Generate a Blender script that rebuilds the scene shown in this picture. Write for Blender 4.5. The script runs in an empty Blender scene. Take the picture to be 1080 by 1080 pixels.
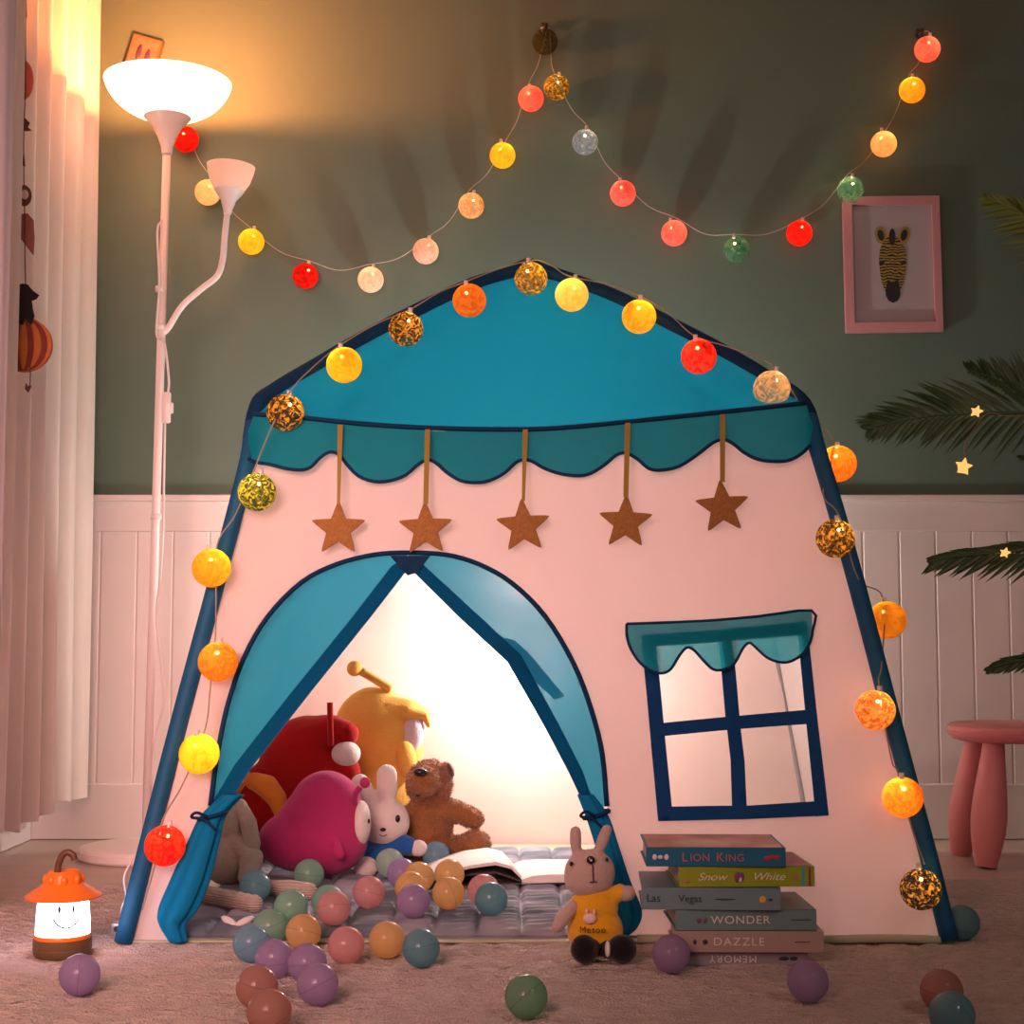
import bpy, bmesh, math, random
from mathutils import Vector, Matrix, noise
from mathutils.geometry import delaunay_2d_cdt
random.seed(7)
S = bpy.context.scene
COL = S.collection
PI = math.pi

# ------------------------------------------------------------ camera
F_PX = 1600.0
PITCH = math.radians(4.5)
CAM_H = 0.51
cd = bpy.data.cameras.new('camera'); cam = bpy.data.objects.new('camera', cd); COL.objects.link(cam)
cd.sensor_width = 36; cd.lens = F_PX / 1080 * 36; cd.clip_start = .05
cam.location = (0, 0, CAM_H); cam.rotation_euler = (PI/2 + PITCH, 0, 0)
S.camera = cam

# ------------------------------------------------------------ world, lights, exposure
w = bpy.data.worlds.new('world'); S.world = w; w.use_nodes = True
w.node_tree.nodes['Background'].inputs[0].default_value = (1.0, .58, .54, 1)
w.node_tree.nodes['Background'].inputs[1].default_value = 0.05
S.view_settings.view_transform = 'Standard'; S.view_settings.look = 'None'
S.view_settings.exposure = 0.0; S.view_settings.gamma = 1
S.view_settings.use_curve_mapping = False

def light(name, kind, loc, power, col, size=.1, aim=None, sy=None, parent=None):
    d = bpy.data.lights.new(name, kind); d.energy = power; d.color = col
    if kind == 'AREA':
        d.size = size
        if sy: d.shape = 'RECTANGLE'; d.size_y = sy
    else: d.shadow_soft_size = size
    o = bpy.data.objects.new(name, d); COL.objects.link(o); o.location = loc
    if aim is not None:
        o.rotation_euler = (Vector(aim) - Vector(loc)).to_track_quat('-Z', 'Y').to_euler()
    if parent: o.parent = parent
    return o
light('tent_light', 'POINT', (.03, 3.40, .42), 13, (1, .80, .75), .025)
light('back_light', 'POINT', (.03, 3.53, .66), 22, (.95, .88, .78), .022)
light('key_light', 'AREA', (1.5, .3, 1.9), 9, (1, .68, .60), .3, (.1, 2.6, .2))
light('fill_light', 'AREA', (-.75, .3, 1.1), 15, (1, .50, .45), .9, (-.95, 3.7, .35)).data.spread = math.radians(75)

# ------------------------------------------------------------ picture <-> place
CP, SP = math.cos(PITCH), math.sin(PITCH)
def ray(px, py):
    cx, cy = (px-540)/F_PX, (540-py)/F_PX
    return Vector((cx, CP - cy*SP, SP + cy*CP))
def at(px, py, Y):
    d = ray(px, py); return Vector((0, 0, CAM_H)) + d*(Y/d.y)
def onz(px, py, z):
    d = ray(px, py); return Vector((0, 0, CAM_H)) + d*((z-CAM_H)/d.z)
def rpx(r, Y): return r*Y/F_PX*1.005

# ------------------------------------------------------------ materials
MATS = {}
def lin(c):
    return tuple((v/12.92 if v <= .04045 else ((v+.055)/1.055)**2.4) for v in [x/255 for x in c])
def nodes(name):
    m = bpy.data.materials.new(name); m.use_nodes = True
    nt = m.node_tree; nt.nodes.clear()
    out = nt.nodes.new('ShaderNodeOutputMaterial'); MATS[name] = m
    return m, nt, out
def N(nt, t, **kw):
    n = nt.nodes.new(t)
    for k, v in kw.items():
        if k in n.inputs: n.inputs[k].default_value = v
        else: setattr(n, k, v)
    return n
def rgba(c): return (c[0], c[1], c[2], 1)
def basic(name, col, rough=.6, metal=0, noise_s=None, var=.15, bump=0, bump_s=60, sheen=0, spec=.5, coord='Object', emit=0):
    m, nt, out = nodes(name)
    p = N(nt, 'ShaderNodeBsdfPrincipled'); p.inputs['Roughness'].default_value = rough
    p.inputs['Metallic'].default_value = metal; p.inputs['Specular IOR Level'].default_value = spec
    p.inputs['Sheen Weight'].default_value = sheen
    p.inputs['Base Color'].default_value = rgba(col)
    tc = N(nt, 'ShaderNodeTexCoord')
    nz = N(nt, 'ShaderNodeTexNoise'); nz.inputs['Scale'].default_value = noise_s or 8; nz.inputs['Detail'].default_value = 4
    nt.links.new(tc.outputs[coord], nz.inputs['Vector'])
    mx = N(nt, 'ShaderNodeMix', data_type='RGBA')
    mx.inputs[6].default_value = rgba([max(0, c*(1-var)) for c in col]); mx.inputs[7].default_value = rgba([min(1, c*(1+var)) for c in col])
    nt.links.new(nz.outputs[0], mx.inputs[0]); nt.links.new(mx.outputs[2], p.inputs['Base Color'])
    if bump:
        b = N(nt, 'ShaderNodeBump'); b.inputs['Strength'].default_value = bump; b.inputs['Distance'].default_value = .003
        n2 = N(nt, 'ShaderNodeTexNoise'); n2.inputs['Scale'].default_value = bump_s; n2.inputs['Detail'].default_value = 3
        nt.links.new(tc.outputs[coord], n2.inputs['Vector']); nt.links.new(n2.outputs[0], b.inputs['Height']); nt.links.new(b.outputs[0], p.inputs['Normal'])
    if emit:
        p.inputs['Emission Color'].default_value = rgba(col); p.inputs['Emission Strength'].default_value = emit
    nt.links.new(p.outputs[0], out.inputs[0])
    return m
def fabric(name, col, trans=.45, thin=.0, tcol=None, bump=.15, thru=(1, 1, 1)):
    """cloth: diffuse front, light passes through, a little goes straight between the threads"""
    m, nt, out = nodes(name)
    tc = N(nt, 'ShaderNodeTexCoord'); nz = N(nt, 'ShaderNodeTexNoise'); nz.inputs['Scale'].default_value = 9; nz.inputs['Detail'].default_value = 6
    nt.links.new(tc.outputs['Object'], nz.inputs['Vector'])
    b = N(nt, 'ShaderNodeBump'); b.inputs['Strength'].default_value = bump; b.inputs['Distance'].default_value = .01
    nt.links.new(nz.outputs[0], b.inputs['Height'])
    mx = N(nt, 'ShaderNodeMix', data_type='RGBA')
    mx.inputs[6].default_value = rgba([c*.93 for c in col]); mx.inputs[7].default_value = rgba([min(1, c*1.05) for c in col])
    nt.links.new(nz.outputs[0], mx.inputs[0])
    d = N(nt, 'ShaderNodeBsdfDiffuse'); t = N(nt, 'ShaderNodeBsdfTranslucent'); x = N(nt, 'ShaderNodeBsdfTransparent'); x.inputs[0].default_value = rgba(thru)
    t.inputs[0].default_value = rgba(tcol or col)
    nt.links.new(mx.outputs[2], d.inputs[0]); nt.links.new(b.outputs[0], d.inputs['Normal']); nt.links.new(b.outputs[0], t.inputs['Normal'])
    s1 = N(nt, 'ShaderNodeMixShader'); s1.inputs[0].default_value = trans
    nt.links.new(d.outputs[0], s1.inputs[1]); nt.links.new(t.outputs[0], s1.inputs[2])
    s2 = N(nt, 'ShaderNodeMixShader'); s2.inputs[0].default_value = thin
    nt.links.new(s1.outputs[0], s2.inputs[1]); nt.links.new(x.outputs[0], s2.inputs[2])
    nt.links.new(s2.outputs[0], out.inputs[0])
    return m
def emission(name, col, strength):
    m, nt, out = nodes(name)
    e = N(nt, 'ShaderNodeEmission'); e.inputs[0].default_value = rgba(col); e.inputs[1].default_value = strength
    nt.links.new(e.outputs[0], out.inputs[0]); return m
def shell_mat(name, thread, glow, hole=.18, scale=70, gap=.5, dens=.5):
    """cotton or glitter thread shell: opaque threads, translucent gaps and a few holes"""
    m, nt, out = nodes(name)
    tc = N(nt, 'ShaderNodeTexCoord')
    v = N(nt, 'ShaderNodeTexVoronoi'); v.feature = 'DISTANCE_TO_EDGE'; v.inputs['Scale'].default_value = scale*.75
    nz = N(nt, 'ShaderNodeTexNoise'); nz.inputs['Scale'].default_value = scale; nz.inputs['Detail'].default_value = 5; nz.inputs['Distortion'].default_value = 2
    nt.links.new(tc.outputs['Object'], v.inputs['Vector']); nt.links.new(tc.outputs['Object'], nz.inputs['Vector'])
    r = N(nt, 'ShaderNodeValToRGB'); r.color_ramp.elements[0].position = dens-.07; r.color_ramp.elements[1].position = dens+.07
    nt.links.new(nz.outputs[0], r.inputs[0])
    d = N(nt, 'ShaderNodeBsdfDiffuse'); d.inputs[0].default_value = rgba(thread)
    t = N(nt, 'ShaderNodeBsdfTranslucent'); t.inputs[0].default_value = rgba(glow)
    dg = N(nt, 'ShaderNodeBsdfDiffuse'); dg.inputs[0].default_value = rgba(glow)
    a = N(nt, 'ShaderNodeMixShader'); a.inputs[0].default_value = .6
    nt.links.new(dg.outputs[0], a.inputs[1]); nt.links.new(t.outputs[0], a.inputs[2])
    tt = N(nt, 'ShaderNodeBsdfTranslucent'); tt.inputs[0].default_value = rgba(thread)
    a2 = N(nt, 'ShaderNodeMixShader'); a2.inputs[0].default_value = .45
    nt.links.new(d.outputs[0], a2.inputs[1]); nt.links.new(tt.outputs[0], a2.inputs[2])
    b = N(nt, 'ShaderNodeMixShader')
    nt.links.new(r.outputs[0], b.inputs[0]); nt.links.new(a2.outputs[0], b.inputs[1]); nt.links.new(a.outputs[0], b.inputs[2])
    x = N(nt, 'ShaderNodeBsdfTransparent')
    r2 = N(nt, 'ShaderNodeMath', operation='GREATER_THAN'); r2.inputs[1].default_value = 1-gap
    vv = N(nt, 'ShaderNodeTexNoise'); vv.inputs['Scale'].default_value = scale*1.6
    nt.links.new(tc.outputs['Object'], vv.inputs['Vector']); nt.links.new(vv.outputs[0], r2.inputs[0])
    mh = N(nt, 'ShaderNodeMath', operation='MULTIPLY'); mh.inputs[1].default_value = hole
    nt.links.new(r2.outputs[0], mh.inputs[0])
    c = N(nt, 'ShaderNodeMixShader'); nt.links.new(mh.outputs[0], c.inputs[0]); nt.links.new(b.outputs[0], c.inputs[1]); nt.links.new(x.outputs[0], c.inputs[2])
    nt.links.new(c.outputs[0], out.inputs[0]); return m
def plastic(name, col):
    """hollow thin translucent plastic with a moulding seam"""
    m, nt, out = nodes(name)
    tc = N(nt, 'ShaderNodeTexCoord'); sx = N(nt, 'ShaderNodeSeparateXYZ'); nt.links.new(tc.outputs['Object'], sx.inputs[0])
    ab = N(nt, 'ShaderNodeMath', operation='ABSOLUTE'); nt.links.new(sx.outputs[0], ab.inputs[0])
    lt = N(nt, 'ShaderNodeMath', operation='LESS_THAN'); lt.inputs[1].default_value = .0007; nt.links.new(ab.outputs[0], lt.inputs[0])
    mx = N(nt, 'ShaderNodeMix', data_type='RGBA'); mx.inputs[6].default_value = rgba(col); mx.inputs[7].default_value = rgba([c*.78 for c in col])
    nt.links.new(lt.outputs[0], mx.inputs[0])
    p = N(nt, 'ShaderNodeBsdfPrincipled'); p.inputs['Roughness'].default_value = .12; nt.links.new(mx.outputs[2], p.inputs['Base Color'])
    t = N(nt, 'ShaderNodeBsdfTranslucent'); nt.links.new(mx.outputs[2], t.inputs[0])
    s = N(nt, 'ShaderNodeMixShader'); s.inputs[0].default_value = .68
    nt.links.new(p.outputs[0], s.inputs[1]); nt.links.new(t.outputs[0], s.inputs[2]); nt.links.new(s.outputs[0], out.inputs[0])
    return m

# ------------------------------------------------------------ object helpers
def wloc(o):
    v = Vector((0, 0, 0))
    while o is not None: v += o.location; o = o.parent
    return v
def link_mesh(name, me, mat, parent=None, kind=None, smooth=True, loc=None):
    """mesh in place coordinates -> object whose origin is its thing's origin"""
    o = bpy.data.objects.new(name, me); COL.objects.link(o)
    off = Vector(loc) if loc is not None else Vector((0, 0, 0))
    if parent is not None:
        o.parent = parent; base = wloc(parent)
        if loc is not None: o.location = off - base; me.transform(Matrix.Translation(-off))
        else: me.transform(Matrix.Translation(-base))
    elif loc is not None:
        o.location = off; me.transform(Matrix.Translation(-off))
    if mat is not None:
        if isinstance(mat, (list, tuple)):
            for mm in mat: me.materials.append(mm)
        else: me.materials.append(mat)
    if smooth and len(me.polygons):
        me.polygons.foreach_set('use_smooth', [True]*len(me.polygons))
    if kind: o['kind'] = kind
    return o
def from_bm(name, bm, mat, parent=None, kind=None, smooth=False, loc=None, auto=False):
    bmesh.ops.recalc_face_normals(bm, faces=bm.faces)
    me = bpy.data.meshes.new(name); bm.to_mesh(me); bm.free()
    o = link_mesh(name, me, mat, parent, kind, smooth or auto, loc)
    if auto: me.set_sharp_from_angle(angle=math.radians(38))
    return o
def mesh(name, v, f, mat, parent=None, kind=None, smooth=True, loc=None):
    me = bpy.data.meshes.new(name); me.from_pydata([tuple(a) for a in v], [], f); me.update()
    return link_mesh(name, me, mat, parent, kind, smooth, loc)
def tag(o, label, cat, group=None, kind=None):
    if label: o['label'] = label
    if cat: o['category'] = cat
    if group: o['group'] = group
    if kind: o['kind'] = kind
    return o
def thing(name, loc, label, cat, group=None):
    o = bpy.data.objects.new(name, None); COL.objects.link(o); o.location = loc; o.empty_display_size = .05
    return tag(o, label, cat, group)
def box(bm, lo, hi, bev=0, seg=2, rot=None, piv=None):
    lo, hi = Vector(lo), Vector(hi); c = (lo+hi)/2
    r = bmesh.ops.create_cube(bm, size=1)
    bmesh.ops.scale(bm, vec=hi-lo, verts=r['verts']); bmesh.ops.translate(bm, vec=c, verts=r['verts'])
    vs = r['verts']
    if bev:
        es = list({e for v in vs for e in v.link_edges})
        res = bmesh.ops.bevel(bm, geom=es, offset=bev, segments=seg, affect='EDGES', profile=.5)
        vs = list({v for f in res['faces'] for v in f.verts} | {v for v in vs if v.is_valid})
    if rot is not None:
        bmesh.ops.rotate(bm, cent=piv or c, matrix=rot, verts=vs)
    return vs
def lathe(bm, prof, c, seg=48, axis=None):
    """prof: list of (r, z) from c upwards"""
    rings = []
    q = Vector((0, 0, 1)).rotation_difference(axis) if axis is not None else None
    for r, z in prof:
        ring = []
        for i in range(seg):
            a = 2*PI*i/seg; p = Vector((r*math.cos(a), r*math.sin(a), z))
            if q: p = q @ p
            ring.append(bm.verts.new(p + Vector(c)))
        rings.append(ring)
    for a, b in zip(rings, rings[1:]):
        for i in range(seg): bm.faces.new((a[i], a[(i+1) % seg], b[(i+1) % seg], b[i]))
    if prof[0][0] > 1e-5: bm.faces.new(rings[0][::-1])
    if prof[-1][0] > 1e-5: bm.faces.new(rings[-1])
def lathe_open(bm, prof, c, seg=64):
    rings = []
    for r, z in prof:
        rings.append([bm.verts.new(Vector((r*math.cos(2*PI*i/seg), r*math.sin(2*PI*i/seg), z)) + Vector(c)) for i in range(seg)])
    for a, b in zip(rings, rings[1:]):
        for i in range(seg): bm.faces.new((a[i], a[(i+1) % seg], b[(i+1) % seg], b[i]))
def smooth_path(pts, n=6):
    pts = [Vector(p) for p in pts]
    if len(pts) < 3: return pts
    out = []
    P = [pts[0]*2 - pts[1]] + pts + [pts[-1]*2 - pts[-2]]
    for i in range(1, len(P)-2):
        p0, p1, p2, p3 = P[i-1], P[i], P[i+1], P[i+2]
        for k in range(n):
            t = k/n
            out.append(.5*((2*p1) + (p2-p0)*t + (2*p0-5*p1+4*p2-p3)*t*t + (3*p1-p0-3*p2+p3)*t**3))
    out.append(pts[-1]); return out
def tube(bm, pts, r, seg=8, cap=True, flat=1.0):
    pts = [Vector(p) for p in pts]; n = len(pts); rings = []; up = None
    for i, p in enumerate(pts):
        d = (pts[min(i+1, n-1)] - pts[max(i-1, 0)])
        if d.length < 1e-9: d = Vector((0, 0, 1))
        d.normalize()
        if up is None:
            up = Vector((0, 1, 0)) if abs(d.y) < .9 else Vector((1, 0, 0))
        s = d.cross(up).normalized(); up = s.cross(d).normalized()
        rr = r[min(i, len(r)-1)] if isinstance(r, (list, tuple)) else r
        rings.append([bm.verts.new(p + s*math.cos(2*PI*k/seg)*rr + up*math.sin(2*PI*k/seg)*rr*flat) for k in range(seg)])
    for a, b in zip(rings, rings[1:]):
        for k in range(seg): bm.faces.new((a[k], a[(k+1) % seg], b[(k+1) % seg], b[k]))
    if cap: bm.faces.new(rings[0][::-1]); bm.faces.new(rings[-1])
def tube_obj(name, pts, r, mat, parent=None, seg=8, flat=1.0, kind=None, loc=None):
    bm = bmesh.new(); tube(bm, pts, r, seg, True, flat)
    return from_bm(name, bm, mat, parent, kind, True, loc)
def ball(bm, c, r, sub=3, rot=None):
    rr = r if isinstance(r, (tuple, list, Vector)) else (r, r, r)
    res = bmesh.ops.create_icosphere(bm, subdivisions=sub, radius=1)
    M = Matrix.Translation(Vector(c)) @ (rot.to_4x4() if rot is not None else Matrix()) @ Matrix.Diagonal((rr[0], rr[1], rr[2], 1))
    bmesh.ops.transform(bm, matrix=M, verts=res['verts'])
def ball_obj(name, c, r, mat, parent=None, rot=None, sub=3, loc=None):
    bm = bmesh.new(); ball(bm, c, r, sub, rot); return from_bm(name, bm, mat, parent, None, True, loc)
def blob(name, shapes, mat, parent=None, voxel=.004, smooth=6, fuzz=0, fs=60):
    """several round forms grown into one continuous soft body"""
    bm = bmesh.new()
    for s in shapes:
        if s[0] == 'e': ball(bm, s[1], s[2], 3, s[3] if len(s) > 3 else None)
        else:
            _, pts, rs = s; pts = [Vector(p) for p in pts]
            for i in range(len(pts)-1):
                for k in range(7):
                    t = k/6; ball(bm, pts[i].lerp(pts[i+1], t), rs[i]*(1-t)+rs[i+1]*t, 2)
    me = bpy.data.meshes.new('tmp'); bm.to_mesh(me); bm.free()
    o = bpy.data.objects.new('tmp', me); COL.objects.link(o)
    m1 = o.modifiers.new('r', 'REMESH'); m1.mode = 'VOXEL'; m1.voxel_size = voxel
    m2 = o.modifiers.new('s', 'SMOOTH'); m2.iterations = smooth; m2.factor = .6
    dg = bpy.context.evaluated_depsgraph_get(); dg.update()
    me2 = bpy.data.meshes.new_from_object(o.evaluated_get(dg)); bpy.data.objects.remove(o)
    me2.name = name
    if fuzz:
        me2.update(); co = [v.co.copy() for v in me2.vertices]; no = [v.normal.copy() for v in me2.vertices]
        for v, c, n in zip(me2.vertices, co, no): v.co = c + n*fuzz*noise.noise(c*fs)
    me2.materials.clear()
    for v in me2.vertices:
        if v.co.z < FLOOR_Z[0]: v.co.z = FLOOR_Z[0]+(v.co.z-FLOOR_Z[0])*.05
    return link_mesh(name, me2, mat, parent)
FLOOR_Z = [.031]
def fur(src, name, n, ln, wd, mat, parent):
    me = src.data; V = []; Fc = []; nv = len(me.vertices); base = wloc(src)
    me.update(); co = [v.co.copy()+base for v in me.vertices]; no = [v.normal.copy() for v in me.vertices]
    for k in range(n):
        i = random.randrange(nv); c = co[i]+Vector([random.uniform(-.0015, .0015) for _ in range(3)]); nn = no[i]
        t1 = nn.cross(Vector((random.uniform(-1, 1), random.uniform(-1, 1), random.uniform(-1, 1)))).normalized(); t2 = nn.cross(t1)
        l_ = ln*random.uniform(.6, 1.2); b = len(V); c = c-nn*.001
        V += [c-t2*wd, c+t2*wd, c+nn*l_*.6+t1*l_*.25+t2*wd*.7, c+nn*l_*.6+t1*l_*.25-t2*wd*.7, c+nn*l_*.75+t1*l_*.75]
        Fc += [(b, b+1, b+2, b+3), (b+3, b+2, b+4)]
    return mesh(name, V, Fc, mat, parent, smooth=False)
def inpoly(p, poly):
    x, y = p; c = False; j = len(poly)-1
    for i in range(len(poly)):
        xi, yi = poly[i]; xj, yj = poly[j]
        if (yi > y) != (yj > y) and x < (xj-xi)*(y-yi)/(yj-yi)+xi: c = not c
        j = i
    return c
def patch(name, poly, mapf, mat, parent=None, holes=(), step=12, kind=None):
    """a sewn cloth piece cut to an outline (and holes) on a curved surface"""
    vs = []; es = []
    for L in [poly]+list(holes):
        L2 = []
        for i, a in enumerate(L):
            b = L[(i+1) % len(L)]; d = math.hypot(b[0]-a[0], b[1]-a[1]); n = max(1, int(d/step))
            for k in range(n): L2.append((a[0]+(b[0]-a[0])*k/n, a[1]+(b[1]-a[1])*k/n))
        s = len(vs); vs += L2; es += [(s+i, s+(i+1) % len(L2)) for i in range(len(L2))]
    xs = [p[0] for p in poly]; ys = [p[1] for p in poly]
    y = min(ys)+step/2
    while y < max(ys):
        x = min(xs)+step/2
        while x < max(xs):
            if inpoly((x, y), poly) and not any(inpoly((x, y), h) for h in holes): vs.append((x, y))
            x += step
        y += step
    r = delaunay_2d_cdt([Vector(v) for v in vs], es, [], 0, 1e-5)
    V = r[0]; Fs = []
    for f in r[2]:
        c = (sum(V[i].x for i in f)/3, sum(V[i].y for i in f)/3)
        if inpoly(c, poly) and not any(inpoly(c, h) for h in holes): Fs.append(tuple(f))
    return mesh(name, [mapf(v.x, v.y) for v in V], Fs, mat, parent, kind)
def text(name, body, size, mat, parent, origin, right, up, extrude=.0006, shear=0, sx=1.0, align='CENTER', space=1.0):
    c = bpy.data.curves.new(name, 'FONT'); c.body = body; c.size = size; c.extrude = extrude; c.shear = shear
    c.align_x = align; c.align_y = 'CENTER'; c.space_character = space
    o = bpy.data.objects.new('tmp', c); COL.objects.link(o)
    dg = bpy.context.evaluated_depsgraph_get(); dg.update()
    me = bpy.data.meshes.new_from_object(o.evaluated_get(dg)); bpy.data.objects.remove(o)
    r = Vector(right).normalized(); u = Vector(up).normalized(); n = r.cross(u)
    M = Matrix((r*sx, u, n)).transposed().to_4x4(); M.translation = Vector(origin)
    me.transform(M); me.materials.clear(); me.name = name
    return link_mesh(name, me, mat, parent, smooth=False)

# ------------------------------------------------------------ material library
GREEN = basic('green_wall_paint', (.100, .166, .128), .75, noise_s=3, var=.06, bump=.04, bump_s=250)
WHITE = basic('white_woodwork', (.74, .68, .66), .45, var=.03)
CEIL = basic('ceiling_paint', (.45, .43, .40), .9, var=.02)
METALW = basic('white_enamel', (.80, .74, .72), .3, var=.02)
CABLE = basic('white_cable', (.72, .66, .64), .4, var=.02)
CLEAR = basic('clear_cord', (.55, .50, .44), .25, var=.1)
SHEER = fabric('sheer_curtain_cloth', (.86, .80, .76), .35, 0)
GREYC = fabric('grey_curtain_cloth', (.50, .48, .50), .25, 0)
TENTW = fabric('white_tent_cloth', (.80, .71, .68), .44, 0, (.84, .60, .56))
TEAL = fabric('blue_roof_cloth', (.008, .25, .42), .55, .22, (.008, .36, .56), thru=(.62, .92, 1))
TEALV = fabric('teal_valance_cloth', (.010, .30, .40), .5, .02, (.01, .34, .42))
FLAP = fabric('light_blue_flap_cloth', (.018, .26, .40), .55, .02, (.03, .38, .56))
NAVY = basic('navy_binding', (.002, .030, .085), .7, noise_s=30, var=.3, bump=.2, spec=.15)
SLEEVE = basic('blue_sleeve_cloth', (.004, .085, .19), .6, noise_s=14, var=.25, bump=.5, bump_s=40, spec=.25)
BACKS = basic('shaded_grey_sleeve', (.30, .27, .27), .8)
BORD = fabric('blue_border_cloth', (.006, .11, .24), .4, 0)
BUNDLE = fabric('blue_bundle_cloth', (.01, .22, .45), .25, 0)
FLOORT = basic('tent_floor_cloth', (.42, .42, .30), .8, noise_s=8, var=.2, bump=.3, bump_s=20)

def wood_floor():
    m, nt, out = nodes('pale_floorboards')
    tc = N(nt, 'ShaderNodeTexCoord'); mp = N(nt, 'ShaderNodeMapping'); mp.inputs['Rotation'].default_value = (0, 0, 0)
    nt.links.new(tc.outputs['Object'], mp.inputs[0])
    br = N(nt, 'ShaderNodeTexBrick'); br.inputs['Scale'].default_value = 1; br.inputs['Brick Width'].default_value = 1.2; br.inputs['Row Height'].default_value = .14
    br.inputs['Mortar Size'].default_value = .0012
    br.inputs['Color1'].default_value = (.52, .42, .34, 1); br.inputs['Color2'].default_value = (.58, .47, .39, 1); br.inputs['Mortar'].default_value = (.25, .18, .14, 1)
    nt.links.new(mp.outputs[0], br.inputs['Vector'])
    m2 = N(nt, 'ShaderNodeMapping'); m2.inputs['Scale'].default_value = (2, 30, 1); nt.links.new(tc.outputs['Object'], m2.inputs[0])
    nz = N(nt, 'ShaderNodeTexNoise'); nz.inputs['Scale'].default_value = 2; nz.inputs['Detail'].default_value = 6; nt.links.new(m2.outputs[0], nz.inputs['Vector'])
    mx = N(nt, 'ShaderNodeMix', data_type='RGBA', blend_type='MULTIPLY'); mx.inputs[0].default_value = .35
    nt.links.new(br.outputs[0], mx.inputs[6]); nt.links.new(nz.outputs[0], mx.inputs[7])
    p = N(nt, 'ShaderNodeBsdfPrincipled'); p.inputs['Roughness'].default_value = .35
    nt.links.new(mx.outputs[2], p.inputs['Base Color']); nt.links.new(p.outputs[0], out.inputs[0]); return m

# ------------------------------------------------------------ the room
WY = 3.79; WL = -1.19; WR = 1.95; ZC = 2.6; Y0 = -.6
ZW = at(540, 523, WY).z
bm = bmesh.new(); box(bm, (WL-.1, Y0, -.06), (WR+.1, WY+.1, 0)); from_bm('floor', bm, wood_floor(), kind='structure')
bm = bmesh.new(); box(bm, (WL-.1, WY, 0), (WR+.1, WY+.1, ZC)); from_bm('wall_back', bm, GREEN, kind='structure')
bm = bmesh.new(); box(bm, (WL-.1, Y0, 0), (WL, WY, ZC)); from_bm('wall_left', bm, WHITE, kind='structure')
bm = bmesh.new(); box(bm, (WR, Y0, 0), (WR+.1, WY, ZC)); from_bm('wall_right', bm, GREEN, kind='structure')
bm = bmesh.new(); box(bm, (WL-.1, Y0, ZC), (WR+.1, WY+.1, ZC+.06)); from_bm('ceiling', bm, CEIL, kind='structure')
# wainscot: cap, rail, tongue-and-groove boards, tall baseboard
PT = WY-.012
bm = bmesh.new()
z1 = at(540, 561, WY).z; z0 = at(540, 826, WY).z; pitchw = 38.2*WY/F_PX
x = at(105, 700, WY).x
while x > WL+.001: x -= pitchw
xs = []
while x < WR: xs.append(x); x += pitchw
for x in xs:
    a, b = max(x+.0009, WL+.0005), min(x+pitchw-.0009, WR-.0005)
    if b-a > .01: box(bm, (a, PT, z0-.01), (b, WY-.001, z1+.01), .0025, 1)
box(bm, (WL+.0005, PT+.0025, z0-.005), (WR-.0005, WY-.0012, z1+.005)); from_bm('trim_1', bm, WHITE, kind='structure')
bm = bmesh.new(); box(bm, (WL+.0005, PT-.010, z1), (WR-.0005, WY-.001, ZW-.014), .002, 2); from_bm('trim_2', bm, WHITE, kind='structure')
bm = bmesh.new(); box(bm, (WL+.0005, PT-.028, ZW-.016), (WR-.0005, WY-.001, ZW), .004, 3); from_bm('trim_3', bm, WHITE, kind='structure')
bm = bmesh.new(); box(bm, (WL+.0005, PT-.008, 0.001), (WR-.0005, WY-.001, z0), .003, 2); from_bm('baseboard_back', bm, WHITE, kind='structure')
bm = bmesh.new(); box(bm, (WL, Y0+.01, 0.001), (WL+.012, WY-.022, .10), .003, 2); from_bm('baseboard_left', bm, WHITE, kind='structure')

# ------------------------------------------------------------ rug
def rug_mat():
    m, nt, out = nodes('plush_rug_pile')
    tc = N(nt, 'ShaderNodeTexCoord')
    nz = N(nt, 'ShaderNodeTexNoise'); nz.inputs['Scale'].default_value = 260; nz.inputs['Detail'].default_value = 4; nt.links.new(tc.outputs['Object'], nz.inputs['Vector'])
    mp = N(nt, 'ShaderNodeMapping'); mp.inputs['Scale'].default_value = (1, 3.0, 1); nt.links.new(tc.outputs['Object'], mp.inputs[0])
    n2 = N(nt, 'ShaderNodeTexNoise'); n2.inputs['Scale'].default_value = 30; n2.inputs['Detail'].default_value = 5; n2.inputs['Distortion'].default_value = 1; nt.links.new(mp.outputs[0], n2.inputs['Vector'])
    ad = N(nt, 'ShaderNodeMath', operation='ADD'); nt.links.new(nz.outputs[0], ad.inputs[0]); nt.links.new(n2.outputs[0], ad.inputs[1])
    mx = N(nt, 'ShaderNodeMix', data_type='RGBA'); mx.inputs[6].default_value = (.33, .26, .22, 1); mx.inputs[7].default_value = (.72, .61, .54, 1)
    nt.links.new(n2.outputs[0], mx.inputs[0])
    b = N(nt, 'ShaderNodeBump'); b.inputs['Strength'].default_value = 1.0; b.inputs['Distance'].default_value = .009; nt.links.new(ad.outputs[0], b.inputs['Height'])
    p = N(nt, 'ShaderNodeBsdfPrincipled'); p.inputs['Roughness'].default_value = .95; p.inputs['Sheen Weight'].default_value = .25; p.inputs['Specular IOR Level'].default_value = .1
    nt.links.new(mx.outputs[2], p.inputs['Base Color']); nt.links.new(b.outputs[0], p.inputs['Normal']); nt.links.new(p.outputs[0], out.inputs[0]); return m
RZ = .014
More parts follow.
